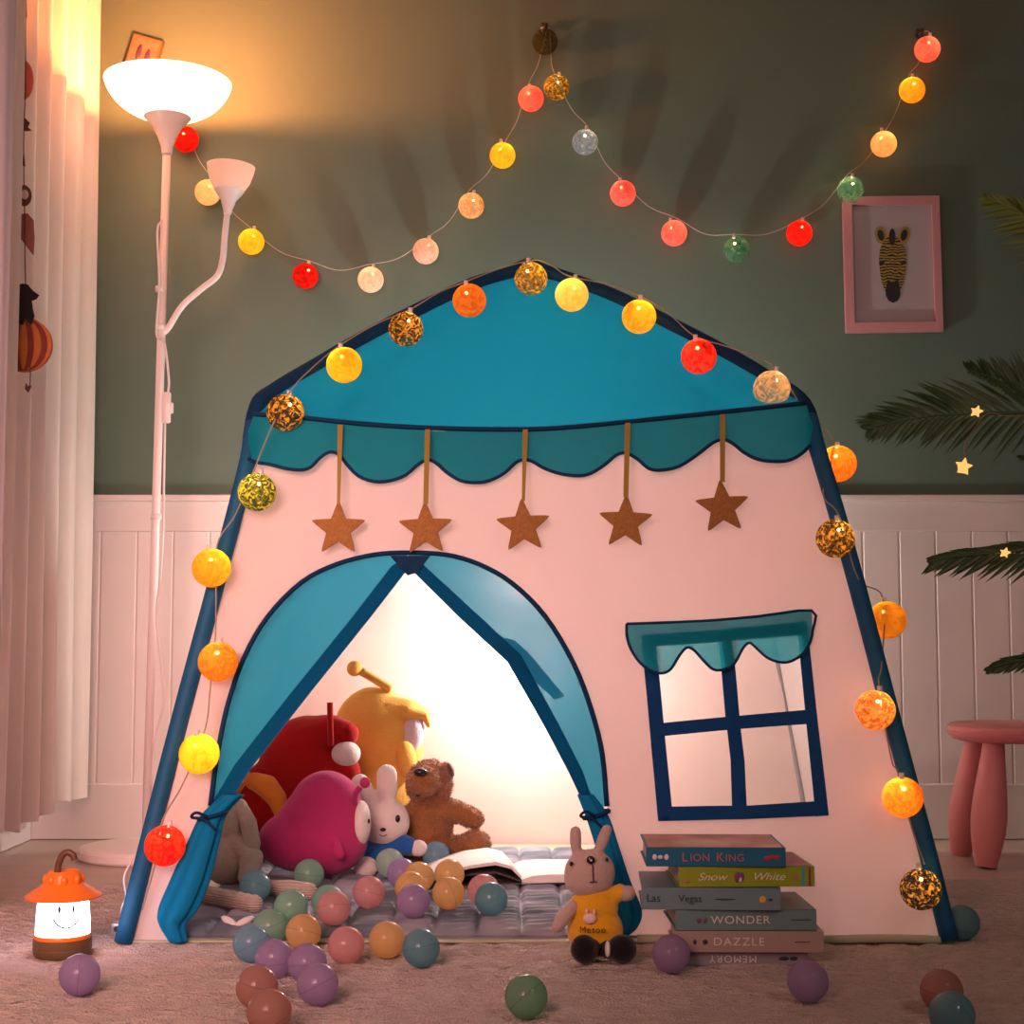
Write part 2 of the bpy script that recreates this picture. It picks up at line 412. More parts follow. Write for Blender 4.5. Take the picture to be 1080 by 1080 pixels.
def rug():
    ex = [(-1.1, 2.55), (-1.04, 2.72), (-.95, 2.90), (-.85, 3.03), (-.74, 3.10), (-.5, 3.12), (1.5, 3.12)]
    def yb(x):
        for (a, ya), (b, yb_) in zip(ex, ex[1:]):
            if a <= x <= b: return ya+(yb_-ya)*(x-a)/(b-a)
        return 3.12
    nx, ny = 420, 330; x0, x1, y0 = -1.1, 1.11, 1.55; V = []; Fc = []
    for j in range(ny+1):
        for i in range(nx+1):
            x = x0+(x1-x0)*i/nx; Yb = yb(x); y = y0+(Yb-y0)*j/ny
            e = min((Yb-y), (x-x0), (x1-x), y-y0); e = min(1, max(0, e/.015))
            p = Vector((x*17, y*44, 0)); h = .0060*noise.noise(p)+.0034*noise.noise(p*2.7)+.0012*math.sin(y*300+3*noise.noise(Vector((x*9, y*9, 0))))
            V.append((x, y, .001+(RZ-.003+h)*math.sqrt(e)))
    for j in range(ny):
        for i in range(nx):
            a = j*(nx+1)+i; Fc.append((a, a+1, a+nx+2, a+nx+1))
    o = mesh('rug', V, Fc, rug_mat(), loc=(0, 2.4, 0)); tag(o, 'plush beige rug with short pile spread on the floor in front of the play tent', 'rug')
rug()

# ------------------------------------------------------------ tent
TC = 3.03                                    # depth of the tent's middle
KF = .178
def FP(off=0., wr=0., seed=0):
    """front wall of the tent, leaning back; off = distance in front of it"""
    def g(px, py):
        d = ray(px, py); t = (2.47-off+KF*CAM_H)/(d.y-KF*d.z)
        p = Vector((0, 0, CAM_H))+d*t
        if wr: p.y += wr*noise.noise(Vector((p.x*4+seed, p.z*4, seed)))+wr*.35*noise.noise(Vector((p.x*13, p.z*9, seed+5)))
        return p
    return g
F0 = FP()
KR = 1.077
def RP(px, py, off=0):
    d = ray(px, py); b = 2.623-KR*.866-off; t = (b+KR*CAM_H)/(d.y-KR*d.z)
    return Vector((0, 0, CAM_H))+d*t
def back(p): return Vector((p.x, 2*TC-p.y, p.z))
EAVE = [(268, 437), (320, 441), (380, 447), (450, 451), (553, 453), (620, 449), (700, 441), (770, 434), (850, 425)]
ARC = [(272, 428), (290, 410), (335, 383), (380, 357), (428, 332), (490, 302), (525, 290), (558, 281), (600, 293), (650, 312), (700, 337), (760, 368), (810, 398), (846, 424)]
def interp(L, x):
    if x <= L[0][0]: return L[0][1]
    for a, b in zip(L, L[1:]):
        if a[0] <= x <= b[0]: return a[1]+(b[1]-a[1])*(x-a[0])/(b[0]-a[0])
    return L[-1][1]
tent = thing('play_tent', (0, TC, 0), 'white and blue house-shaped play tent with scalloped valance and open doorway', 'tent')
DOOR = [(182, 993), (196, 935), (209, 890), (222, 850), (229, 800), (240, 745), (258, 693), (283, 650), (318, 614), (355, 595), (395, 585), (430, 583), (470, 585), (505, 595), (540, 615), (575, 650), (605, 700), (624, 750), (635, 795), (640, 850), (651, 910), (664, 987)]
WINH = [(683, 675), (846, 660), (866, 855), (702, 860)]
outer = [(133, 997)] + DOOR + [(1000, 993), (862, 472), (852, 440)] + EAVE[::-1] + [(262, 480)]
patch('front_wall', outer, FP(0, .010, 3), TENTW, tent, [WINH], 11)
outer_b = [(133, 997), (1000, 993), (862, 472), (852, 440)] + EAVE[::-1] + [(262, 480)]
fb = FP(0, .014, 9)
patch('back_wall', outer_b, lambda x, y: back(fb(x, y)), TENTW, tent, [], 14)
# roof panels front and back
def roof_grid(mirror):
    cols = [272+(846-272)*i/70 for i in range(71)]; rows = 16; V = []; Fc = []
    for i, x in enumerate(cols):
        e = interp(EAVE, x); a = interp(ARC, x); Ye = F0(x, e).y; Ya = RP(x, a).y
        for j in range(rows+1):
            t = j/rows; p = at(x, e+(a-e)*t, Ye+(Ya-Ye)*t)
            p.y += .006*noise.noise(Vector((p.x*5, p.z*5, 2)))*math.sin(PI*t)
            V.append(back(p) if mirror else p)
    for i in range(70):
        for j in range(rows):
            a = i*(rows+1)+j; Fc.append((a, a+rows+1, a+rows+2, a+1))
    return V, Fc
for mir in (False, True):
    V, Fc = roof_grid(mir); mesh('roof_panel', V, Fc, TEAL, tent)
# pole lines
LEGL = [F0(130.5, 994), F0(158, 885), F0(190, 760), F0(222, 640), F0(246, 550), F0(262, 485)]
LEGR = [F0(1000.5, 991), F0(978, 900), F0(946, 780), F0(912, 650), F0(886, 555), F0(862, 475)]
ARCL = [RP(x, y) for x, y in ARC if x <= 558]; ARCR = [RP(x, y) for x, y in ARC[::-1] if x >= 558]
APEX = ARCL[-1]
def clean(c): return [Vector((p.x, min(p.y, TC), p.z)) for p in c]
ARCL, ARCR = clean(ARCL), clean(ARCR)
SIDE = {}
for nm, leg, arc in (('l', LEGL, ARCL), ('r', LEGR, ARCR)):
    f = smooth_path(leg+arc, 5)
    f = [Vector((p.x, min(p.y, TC), p.z)) for p in f]
    SIDE[nm] = (f, [back(p) for p in f], 5*len(leg)-2)
for nm, (f, b, k) in SIDE.items():
    for part, a, z, mt in (('side_wall', 0, k, TENTW), ('roof_panel', k, len(f)-1, TEAL)):
        V = []; Fc = []; n = 14; m_ = z-a
        for i in range(a, z+1):
            for j in range(n+1):
                t = j/n; p = f[i].lerp(b[i], t)
                p.x += (.010*noise.noise(Vector((p.y*4, p.z*4, 1))))*math.sin(PI*t)
                V.append(p)
        for i in range(m_):
            for j in range(n): q = i*(n+1)+j; Fc.append((q, q+1, q+n+2, q+n+1))
        mesh(part, V, Fc, mt, tent)
    kk = k-3
    tube_obj('pole_sleeve', [p+Vector((0, -.004, .0)) for p in f[:kk+4]], [.0150]*(kk+4), SLEEVE, tent, 12)
    tube_obj('roof_sleeve', [p+Vector((0, -.004, -.006)) for p in f[kk+2:]], .0165, NAVY, tent, 12)
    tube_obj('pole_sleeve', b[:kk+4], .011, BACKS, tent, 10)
    tube_obj('roof_sleeve', b[kk+2:], .0165, NAVY, tent, 10)
# floor cloth and its front hem
fl = [F0(133, 997), F0(1000, 993)]
bm = bmesh.new(); box(bm, (-.635, 2.468, .0145), (.705, 3.57, .0175)); from_bm('ground_sheet', bm, FLOORT, tent)
tube_obj('hem', smooth_path([(.20, 2.470, .020), (.35, 2.464, .022), (.5, 2.470, .019), (.60, 2.464, .022), (.69, 2.47, .018)]), [.007]*21, FLOORT, tent, 8, .7)
# big valance
SC = [(854, 470), (846, 478), (834, 485), (819, 487), (800, 485), (785, 478), (774, 469), (764, 464), (752, 467), (735, 480), (716, 492), (697, 496), (684, 494), (672, 484), (660, 478), (650, 480), (638, 490), (624, 499), (611, 502), (592, 500), (574, 494), (562, 487), (553, 485), (544, 488), (532, 499), (516, 507), (502, 509), (486, 507), (471, 498), (461, 489), (452, 485), (442, 489), (428, 501), (412, 507), (395, 508), (378, 502), (366, 490), (358, 480), (348, 477), (338, 483), (328, 493), (317, 496), (300, 494), (285, 490), (272, 488), (262, 484)]
VF = lambda x, y: FP(.006+.010*max(0, min(1, (y-interp(EAVE, x))/45)), .004, 12)(x, y)
patch('valance', [(262, 455)]+EAVE+[(858, 450)]+SC, VF, TEALV, tent, [], 8)
sm = smooth_path([VF(x, y)+Vector((0, -.002, 0)) for x, y in SC], 3)
tube_obj('valance_binding', sm, .0030, NAVY, tent, 6)
tube_obj('eave_binding', smooth_path([VF(x, y)+Vector((0, -.002, 0)) for x, y in EAVE], 4), .0042, NAVY, tent, 6)
# doorway
PIPE = DOOR[3:20]
tube_obj('doorway_piping', smooth_path([FP(.006, .010, 3)(x, y) for x, y in PIPE], 4), .0042, NAVY, tent, 6)
def dp(px, py, off, amp=.010):
    p = FP(off)(px, py); p.y += amp*noise.noise(Vector((p.x*7, p.z*3, 4)))+amp*.6*math.sin((px*.7+py*.5)*.05); return p
archl = DOOR[3:12]; archr = DOOR[11:20]
inl = [(430, 601), (392, 650), (332, 725), (264, 812), (238, 855)]
flapl = patch('door_flap', archl+inl, lambda x, y: dp(x, y, -.010), FLAP, tent, [], 9)
inr = [(618, 853), (600, 815), (575, 768), (535, 698), (483, 650), (434, 601)]
flapr = patch('door_flap', archr+inr, lambda x, y: dp(x, y, -.010, .014), FLAP, tent, [], 9)
patch('flap_border', inl+[(222, 850), (248, 806), (310, 727), (372, 650), (413, 597), (425, 590)], lambda x, y: dp(x, y, -.004), BORD, flapl, [], 9)
patch('flap_border', inr[::-1]+[(627, 850), (614, 812), (590, 765), (549, 690), (495, 640), (447, 596), (436, 590)], lambda x, y: dp(x, y, -.004, .014), BORD, flapr, [], 9)
patch('doorway_tab', [(411, 586), (454, 586), (440, 604), (430, 607), (425, 602)], FP(.010, .010, 3), MATS['navy_binding'], tent, [], 6)
# crease in the right flap
patch('fold', [(513, 671), (541, 674), (556, 687), (596, 735), (585, 738), (560, 715), (540, 702), (528, 690)], lambda x, y: dp(x, y, -.006, .014), FLAP, flapr, [], 9)
def bundle(secs, parent, seed):
    bm = bmesh.new(); seg = 40; rings = []
    secs = [Vector((a, b, c)) for a, b, c in secs]; secs = smooth_path(secs, 5)
    for i, s in enumerate(secs):
        c = FP(.012)(s.x, s.y); hw = rpx(s.z, c.y); ring = []
        for k in range(seg):
            a = 2*PI*k/seg; fl = 1+.13*math.sin(5*a+seed+i*.05)+.06*math.sin(9*a+i*.11)
            ring.append(bm.verts.new(c+Vector((math.cos(a)*hw*fl, math.sin(a)*min(hw*.8, .02)*fl, 0))))
        rings.append(ring)
    for a, b in zip(rings, rings[1:]):
        for k in range(seg): bm.faces.new((a[k], a[(k+1) % seg], b[(k+1) % seg], b[k]))
    bm.faces.new(rings[0]); bm.faces.new(rings[-1][::-1])
    return from_bm('gathered_flap', bm, BUNDLE, parent, None, True)
bundle([(246, 838, 10), (224, 861, 12), (214, 888, 15), (199, 930, 19), (186, 960, 19), (181, 975, 13), (188, 993, 9)], flapl, 0)
bundle([(617, 838, 8), (629, 860, 11), (640, 892, 11), (652, 928, 11), (663, 960, 12), (662, 978, 9), (655, 988, 5)], flapr, 2)
def tie(px, py, rx, parent):
    c = FP(.014)(px, py); r = rpx(rx, c.y); bm = bmesh.new()
    pts = [c+Vector((math.cos(a)*r, math.sin(a)*.018, .006*math.cos(a))) for a in [2*PI*i/24 for i in range(25)]]
    tube(bm, pts, .0035, 6)
    tube(bm, smooth_path([c+Vector((-r*.2, -.02, 0)), c+Vector((-r*.9, -.03, .008)), c+Vector((-r*1.3, -.025, 0)), c+Vector((-r*.4, -.024, -.004)), c+Vector((r*.5, -.025, -.02))], 5), .0025, 6)
    from_bm('tie', bm, NAVY, parent, None, True)
tie(224, 860, 14, flapl); tie(629, 859, 13, flapr)
# window of cloth bars
WB = FP(.003)
bars = [[(676, 671), (691, 670), (710, 865), (694, 866)], [(840, 656), (851, 655), (854, 684), (874, 860), (860, 861)],
        [(757, 668), (760, 702), (765, 756), (767, 770), (771, 803), (773, 862), (788.5, 862), (788, 849), (786, 803), (781.6, 770), (780, 756), (775, 702), (771, 668)],
        [(692, 763), (765, 756), (852, 748.5), (854, 763.5), (767, 770), (693, 777)], [(702, 850.5), (788, 850), (866, 844.5), (874, 860), (784, 864.5), (694, 866)],
        [(676, 670), (677, 683), (760, 677), (845, 670), (843, 656), (760, 664)]]
WNAVY = basic('royal_navy_tape', (.002, .050, .17), .7, noise_s=30, var=.15, spec=.15)
for i, b in enumerate(bars): patch('window_bar', b, FP(.004+.0012*i, .010, 3), WNAVY, tent, [], 9)
WV = [(661, 658), (740, 655), (800, 650), (856, 644), (857, 665), (853, 680), (845, 691), (832, 698), (820, 698), (808, 693), (797, 683), (790, 678), (783, 684), (774, 700), (763, 706), (752, 706), (742, 697), (732, 686), (724, 683), (716, 692), (708, 705), (699, 710), (688, 708), (675, 699), (665, 684), (661, 670)]
wvf = lambda x, y: FP(.012+.010*max(0, (y-655)/50), .010, 3)(x, y)
WVAL = fabric('small_valance_cloth', (.012, .34, .44), .5, .08, (.02, .42, .52))
wv = patch('window_valance', WV, wvf, WVAL, tent, [], 7)
tube_obj('valance_piping', smooth_path([wvf(x, y) for x, y in WV+[WV[0]]], 3), .0024, NAVY, wv, 6)

# ------------------------------------------------------------ glitter stars hanging on the tent
GLIT = basic('brown_gold_glitter', (.27, .115, .014), .45, .35, noise_s=220, var=.5, bump=.4, bump_s=600)
RIB = basic('olive_gold_ribbon', (.30, .20, .02), .5, .2, var=.2)
def star_mesh(R, r, th, rnd=.35):
    pts = []
    for i in range(10):
        a = PI/2+i*PI/5; q = R if i % 2 == 0 else r
        if i % 2 == 0:
            for da in (-.07, -.035, 0, .035, .07): pts.append((math.cos(a+da)*q*(1-abs(da)*1.3), math.sin(a+da)*q*(1-abs(da)*1.3)))
        else: pts.append((math.cos(a)*q, math.sin(a)*q))
    bm = bmesh.new(); f = [bm.verts.new((x, -th/2, z)) for x, z in pts]
    fc = bm.faces.new(f); ex = bmesh.ops.extrude_face_region(bm, geom=[fc])
    bmesh.ops.translate(bm, vec=(0, th, 0), verts=[e for e in ex['geom'] if isinstance(e, bmesh.types.BMVert)])
    bmesh.ops.bevel(bm, geom=[e for e in bm.edges if abs(e.verts[0].co.y-e.verts[1].co.y) < 1e-6], offset=th*.25, segments=2, affect='EDGES')
    return bm
STARS = [(357, 558, 448, 'leftmost star, over the left slope of the doorway'), (449, 558, 453, 'second star from the left, above the doorway peak'),
         (552, 555, 453, 'middle star of the five hanging from the valance'), (660, 551, 446, 'fourth star, between the doorway and the window'), (762, 535, 437, 'rightmost and highest star, above the cloth window')]
star0 = None
SR = rpx(29.5, 2.55)
for i, (x, y, yt, lb) in enumerate(STARS):
    c = FP(.030)(x, y); top = FP(.024)(x+(2 if i < 4 else 0), yt)
    if star0 is None:
        t = thing('hanging_star', c, '', 'star', 'glitter stars on the tent front'); star0 = t
        bm = star_mesh(SR, SR*.46, .006); bmesh.ops.translate(bm, vec=c, verts=bm.verts); from_bm('star', bm, GLIT, t, None, False)
    else:
        t = star0.copy(); COL.objects.link(t); t.location = c
        for ch in star0.children:
            if ch.name.startswith('star'):
                q = ch.copy(); COL.objects.link(q); q.parent = t; q.rotation_euler = (0, random.uniform(-.09, .09), 0)
    a = c+Vector((0, 0, SR*.9)); bm = bmesh.new(); wd = .0042 if i in (1, 3, 4) else .0026
    for s in (-1,):
        v = [bm.verts.new(p) for p in (a+Vector((-wd, -.004, 0)), a+Vector((wd, -.004, 0)), top+Vector((.0045, -.002, 0)), top+Vector((-.0045, -.002, 0)))]
        f = bm.faces.new(v); ex = bmesh.ops.extrude_face_region(bm, geom=[f]); bmesh.ops.translate(bm, vec=(0, .0015, 0), verts=[e for e in ex['geom'] if isinstance(e, bmesh.types.BMVert)])
    from_bm('ribbon', bm, RIB, t)
    t['label'] = 'brown gold glitter star, ' + lb

# ------------------------------------------------------------ string lights
SH = {}
def shm(key):
    if key in SH: return SH[key]
    T = {'red': ((.75, .012, .01), (1, .03, .015), .10, .45, 60), 'deepred': ((.62, .012, .01), (1, .05, .02), .15, .48, 60), 'cream': ((.8, .62, .3), (.95, .75, .42), .08, .45, 50),
         'yellow': ((.85, .50, .02), (1, .62, .04), .06, .45, 50), 'white': ((.80, .52, .46), (.95, .68, .60), .10, .45, 50), 'tan': ((.62, .38, .20), (.95, .62, .35), .2, .5, 60),
         'amber': ((.8, .36, .02), (1, .48, .03), .1, .45, 50), 'coral': ((.82, .16, .13), (1, .24, .19), .08, .45, 50), 'pink': ((.82, .13, .13), (1, .20, .19), .08, .45, 50),
         'olive': ((.06, .06, .015), (.20, .16, .03), .35, .55, 70), 'gold': ((.18, .11, .02), (.85, .48, .04), .25, .55, 70), 'blue': ((.22, .32, .50), (.38, .45, .62), .5, .5, 40),
         'teal': ((.03, .20, .15), (.22, .42, .22), .55, .5, 40), 'peach': ((.9, .40, .18), (1, .50, .24), .08, .45, 50), 'orange': ((.85, .22, .02), (1, .34, .03), .15, .48, 60),
         'darkgold': ((.06, .032, .008), (.90, .45, .04), .22, .56, 75), 'lemon': ((.9, .55, .10), (1, .68, .18), .08, .45, 50), 'silver': ((.42, .30, .22), (.95, .60, .32), .3, .5, 70),
         'green': ((.035, .075, .02), (.75, .62, .06), .22, .54, 75), 'copper': ((.45, .13, .03), (1, .40, .08), .25, .5, 65), 'black': ((.012, .012, .014), (.80, .42, .05), .22, .58, 75)}[key]
    SH[key] = shell_mat(key+'_thread_shell', T[0], T[1], T[2], T[4], .62, T[3]); return SH[key]
BULB = emission('warm_bulb', (1, .62, .22), 28)
BR = .0325
WALLB = [(196, 147, 'red', 3), (219, 203, 'cream', 2), (265, 255, 'yellow', 4), (322, 291, 'red', 4), (391, 295, 'white', 3), (449, 265, 'white', 3), (497, 217, 'tan', 3), (530, 164, 'yellow', 4), (560, 104, 'coral', 5),
         (575, 44, 'olive', 0), (587, 92, 'gold', 4), (617, 150, 'blue', 3), (657, 204, 'pink', 5), (711, 246, 'pink', 5), (777, 263, 'teal', 4), (843, 246, 'red', 5), (897, 200, 'teal', 5), (932, 152, 'peach', 6), (962, 95, 'amber', 5), (978, 52, 'coral', 5)]
TENTB = [(174, 892, 'deepred', 7), (210, 795, 'yellow', 7), (230, 698, 'orange', 8), (223, 599, 'amber', 8), (271, 519, 'green', 7), (301, 435, 'darkgold', 7), (363, 385, 'yellow', 6), (428, 347, 'darkgold', 7), (495, 317, 'orange', 7), (560, 294, 'gold', 7),
         (603, 311, 'lemon', 6), (674, 334, 'amber', 7), (737, 376, 'deepred', 7), (814, 410, 'silver', 7), (884, 489, 'orange', 6), (881, 568, 'darkgold', 7), (936, 654, 'amber', 6), (923, 749, 'copper', 8), (952, 841, 'orange', 8), (971, 938, 'black', 6)]
PW = .016
def light_string(root, items, posf, top_side):
    tops = []
    for i, (x, y, key, lv) in enumerate(items):
        c = posf(x, y)
        me_c = ball_obj('light_ball', c, BR, shm(key), root, None, 4, loc=c)
        me_c.rotation_euler = (0, 0, random.uniform(-3, 3)); me_c['label'] = {'olive': 'unlit dark olive', 'gold': 'olive gold glitter', 'darkgold': 'dark brown gold glitter', 'black': 'black and gold glitter', 'green': 'dark green gold glitter', 'deepred': 'red', 'teal': 'sea green see-through', 'blue': 'pale blue see-through'}.get(key, key)+' light ball'
        top = c+Vector((top_side*(.008 if i % 2 else -.006), .004, BR)); tops.append(top)
        if lv:
            b = top+Vector((0, -.004, -.018))
            bo = bpy.data.objects.new('bulb', None)
            bo = ball_obj('bulb', b, .0032, BULB, me_c, None, 2)
            bo.rotation_euler = (0, 0, 0)
            light('bulb_glow', 'POINT', b - wloc(root), PW*lv, (1, .66, .34), .003, parent=root)
        tube_obj('cap', [top+Vector((0, 0, -.004)), top+Vector((0, 0, .007))], .0042, CABLE, me_c, 8)
    return tops
sw = thing('ball_string_light', (0, WY-.02, 1.5), 'string of coloured ball lights pinned in swags across the green wall', 'string light')
tops = light_string(sw, WALLB, lambda x, y: at(x, y, WY-(.062 if x == 897 else .045)), 1)
pts = [at(176, 118, WY-.03)]
for i, t in enumerate(tops):
    pts.append(t+Vector((0, 0, .007)))
    if i+1 < len(tops):
        m_ = t.lerp(tops[i+1], .5); m_.z -= .010; m_.y += .01; pts.append(m_)
pts.append(at(973, 32, WY-.02))
tube_obj('cord', smooth_path(pts, 5), .0010, CLEAR, sw, 6)
CLIP = basic('dark_clip', (.02, .02, .018), .5)
for x, y in ((575, 30), (970, 36)):
    bm = bmesh.new(); c = at(x, y, WY-.012)
    tube(bm, [c+Vector((0, .011, 0)), c+Vector((0, -.012, 0)), c+Vector((.004, -.016, .008))], [.008, .006, .004], 10)
    tube(bm, [c+Vector((-.008, -.004, .012)), c+Vector((.01, -.004, -.012))], .004, 8); from_bm('wall_hook', bm, CLIP, sw, None, True)

def tpos(x, y):
    if y > 440: return FP(.045)(x, y)
    p = RP(x, y); p = at(x, y, p.y-.050); return p
def tpos2(x, y):
    if (x, y) in ((884, 489), (936, 654)):       # behind the right pole
        return FP(-.055)(x, y)
    return tpos(x, y)
st = thing('ball_string_light', (0, 2.6, .9), 'string of coloured ball lights draped along the poles of the play tent', 'string light')
tops = light_string(st, TENTB, tpos2, 1)
pts = [at(150, 960, 2.46), tpos(165, 905)]
mids = {3: (252, 560), 4: (272, 470), 14: (868, 520), 15: (905, 610), 16: (930, 700), 17: (940, 800), 18: (965, 890)}
for i, t in enumerate(tops):
    pts.append(t+Vector((0, 0, .006)))
    if i+1 < len(tops):
        m_ = t.lerp(tops[i+1], .5)+Vector((0, 0, -.006))
        if 4 <= i <= 12: m_ += Vector((0, -.012, .014))
        if i == 14 or i == 15 or i == 16: m_ = FP(.02)(*mids[i])
        elif i == 17: m_ = FP(.025)(*mids[i])
        pts.append(m_)
tube_obj('cord', smooth_path(pts, 6), .0013, basic('string_cord', (.30, .24, .18), .5), st, 6)
# socket box of the string at the tent's left foot
sb = thing('battery_box', onz(124, 984, RZ), 'small metallic switch box lying on the rug at the left foot of the tent', 'battery box')
bm = bmesh.new(); c = sb.location; box(bm, c+Vector((-.009, -.012, 0)), c+Vector((.012, .02, .018)), .003, 2); from_bm('case', bm, basic('grey_metal_case', (.42, .40, .38), .35, .5), sb, auto=True)
bm = bmesh.new(); lathe(bm, [(.0045, 0), (.0045, .002), (.003, .003)], c+Vector((.0015, -.0125, .009)), 16, Vector((0, -1, 0))); from_bm('button', bm, CLIP, sb)
tube_obj('lead', smooth_path([c+Vector((.004, .018, .014)), at(128, 960, 2.50), at(133, 945, 2.49), at(131, 925, 2.47), at(140, 905, 2.48)], 6), .0018, CABLE, sb, 6)

# ------------------------------------------------------------ floor lamp
LY = 3.49
LB = onz(159, 900, 0); LB.y = LY; LB.x = (159-540)/F_PX*LY
lamp = thing('floor_lamp', LB, 'tall white uplighter floor lamp with glowing bowl and small side reading cup', 'floor lamp')
bm = bmesh.new(); lathe(bm, [(.02, .001), (.146, .001), (.150, .006), (.150, .020), (.144, .026), (.08, .032), (.02, .036), (.0, .036)], LB, 72)
from_bm('base', bm, METALW, lamp, auto=True)
ptop = at(176, 160, LY)
tube_obj('pole', [LB+Vector((0, 0, .03)), LB.lerp(ptop, .5), ptop+Vector((0, 0, .01))], .0098, METALW, lamp, 16)
bm = bmesh.new()
for y in (305, 345, 545): tube(bm, [at(169.5 if y < 500 else 164.5, y-3, LY), at(169.5 if y < 500 else 164.5, y+3, LY)], .0125, 16)
from_bm('pole_joint', bm, METALW, lamp, None, True)
cb = ptop; rt = at(178, 87, LY).z
bm = bmesh.new(); zc = at(177, 124, LY).z - cb.z
lathe(bm, [(.012, -.006), (.014, .012), (.022, .035), (.036, .062), (.055, zc), (.053, zc+.002), (.02, zc-.02), (0, zc-.02)], cb, 40); from_bm('shade_collar', bm, METALW, lamp, auto=True)
def bowl_mat(name, col, e):
    m, nt, out = nodes(name)
    t = N(nt, 'ShaderNodeBsdfTranslucent'); t.inputs[0].default_value = rgba(col); d = N(nt, 'ShaderNodeBsdfDiffuse'); d.inputs[0].default_value = (.8, .72, .68, 1)
    s = N(nt, 'ShaderNodeMixShader'); s.inputs[0].default_value = .5; nt.links.new(d.outputs[0], s.inputs[1]); nt.links.new(t.outputs[0], s.inputs[2])
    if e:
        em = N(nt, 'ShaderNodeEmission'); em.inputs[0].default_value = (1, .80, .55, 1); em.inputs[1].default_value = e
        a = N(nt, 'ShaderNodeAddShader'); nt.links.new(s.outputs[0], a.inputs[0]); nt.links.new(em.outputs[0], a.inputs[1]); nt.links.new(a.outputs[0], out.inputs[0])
    else: nt.links.new(s.outputs[0], out.inputs[0])
    return m
Rb = rpx(66, LY+.08); hz = rt-(cb.z+zc)
sm2 = lambda L: [(p.x, p.y) for p in smooth_path([Vector((a, b, 0)) for a, b in L], 3)]
prof = sm2([(.054, 0), (.084, hz*.14), (.110, hz*.33), (.129, hz*.56), (Rb-.006, hz*.80), (Rb, hz)]) + sm2([(Rb-.003, hz+.001), (Rb-.011, hz*.80), (.124, hz*.57), (.105, hz*.36), (.078, hz*.18), (.03, hz*.06)])
bm = bmesh.new(); lathe_open(bm, prof, (cb.x, cb.y, cb.z+zc)); lathe(bm, [(.031, hz*.06), (.0, hz*.055)], (cb.x, cb.y, cb.z+zc), 64)
from_bm('lamp_shade', bm, bowl_mat('frosted_lit_bowl', (.95, .88, .80), 1.6), lamp, None, True)
bb = Vector((cb.x, cb.y, cb.z+zc+hz*.45))
bm = bmesh.new(); ball(bm, bb, (.024, .024, .03), 3); from_bm('bulb', bm, emission('lamp_bulb', (1, .45, .2), 8), lamp, None, True)
light('lamp_glow', 'POINT', bb+Vector((0, 0, .045))-LB, 38, (1, .25, .065), .03, parent=lamp)
# side arm and cup
arm = smooth_path([at(171, 352, LY), at(178, 345, LY), at(192, 323, LY), at(212, 305, LY), at(229, 291, LY), at(235, 273, LY), at(237, 250, LY), at(240, 222, LY)], 5)
tube_obj('arm', arm, .0075, METALW, lamp, 12)
c2 = at(240, 224, LY); r2 = rpx(25.5, LY+.05); zt = at(242, 175, LY).z-c2.z; zk = at(240, 201, LY).z-c2.z
cup_tilt = Vector((.06, 0, 1)).normalized()
bm = bmesh.new(); lathe(bm, [(.009, -.004), (.011, .006), (.018, zk*.55), (r2*.62, zk), (r2*.60, zk+.001), (0, zk*.8)], c2, 32, cup_tilt); from_bm('cup_collar', bm, METALW, lamp, auto=True)
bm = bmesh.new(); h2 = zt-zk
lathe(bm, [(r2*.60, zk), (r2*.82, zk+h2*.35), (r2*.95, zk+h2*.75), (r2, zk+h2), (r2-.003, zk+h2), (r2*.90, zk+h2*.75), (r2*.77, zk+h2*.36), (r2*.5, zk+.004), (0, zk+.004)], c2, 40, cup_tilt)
from_bm('reading_cup', bm, bowl_mat('frosted_faint_glow_cup', (.9, .7, .6), .12), lamp, auto=True)  # faint emission put into the cup, which holds no lit bulb
# cord and switch
tube_obj('cord', smooth_path([at(171, 232, LY-.012), at(166, 245, LY-.014), at(168, 300, LY-.016), at(165, 352, LY-.016), at(173, 360, LY-.02), at(178, 400, LY-.022), at(177, 415, LY-.02)], 6), .0028, CABLE, lamp, 8)
tube_obj('cord', smooth_path([at(174, 446, LY-.02), at(173, 500, LY-.02), at(172, 560, LY-.022), at(169, 610, LY-.03), at(165, 650, LY-.025), at(170, 700, LY-.03), at(173, 740, LY-.03), at(163, 780, LY-.025), at(160, 830, LY-.02)], 6), .0028, CABLE, lamp, 8)
bm = bmesh.new(); c = at(176, 430, LY-.02); box(bm, c+Vector((-.011, -.009, -.036)), c+Vector((.009, .006, .036)), .004, 2); box(bm, c+Vector((.006, -.006, -.014)), c+Vector((.015, .004, .012)), .003, 2)
from_bm('switch', bm, METALW, lamp, auto=True)

# little framed card behind the lamp bowl
pc = thing('small_picture', at(150, 66, WY-.02), 'small tilted gold-framed picture seen above the glowing lamp bowl', 'picture')
R_ = Matrix.Rotation(math.radians(16), 3, 'Y'); cc = at(150, 64, WY-.012)
bm = bmesh.new(); box(bm, cc+Vector((-.040, -.008, -.062)), cc+Vector((.040, .008, .062)), .002, 1, R_, cc); from_bm('frame', bm, basic('gold_frame', (.30, .17, .05), .4, .5), pc, auto=True)
bm = bmesh.new(); box(bm, cc+Vector((-.034, -.0095, -.056)), cc+Vector((.034, -.0075, .056)), 0, 1, R_, cc); pr = from_bm('print', bm, basic('pale_print', (.20, .12, .08), .5, noise_s=60, var=.6), pc)
bm = bmesh.new()
for dx, dz, a, b, col in ((-.012, .016, .007, .022, 0), (.012, .012, .007, .020, 1)): ball(bm, cc+R_@Vector((dx, -.0095, dz)), (a, .0012, b), 2, R_)
from_bm('figures', bm, basic('dark_print_ink', (.06, .03, .08), .5), pc, None, True)
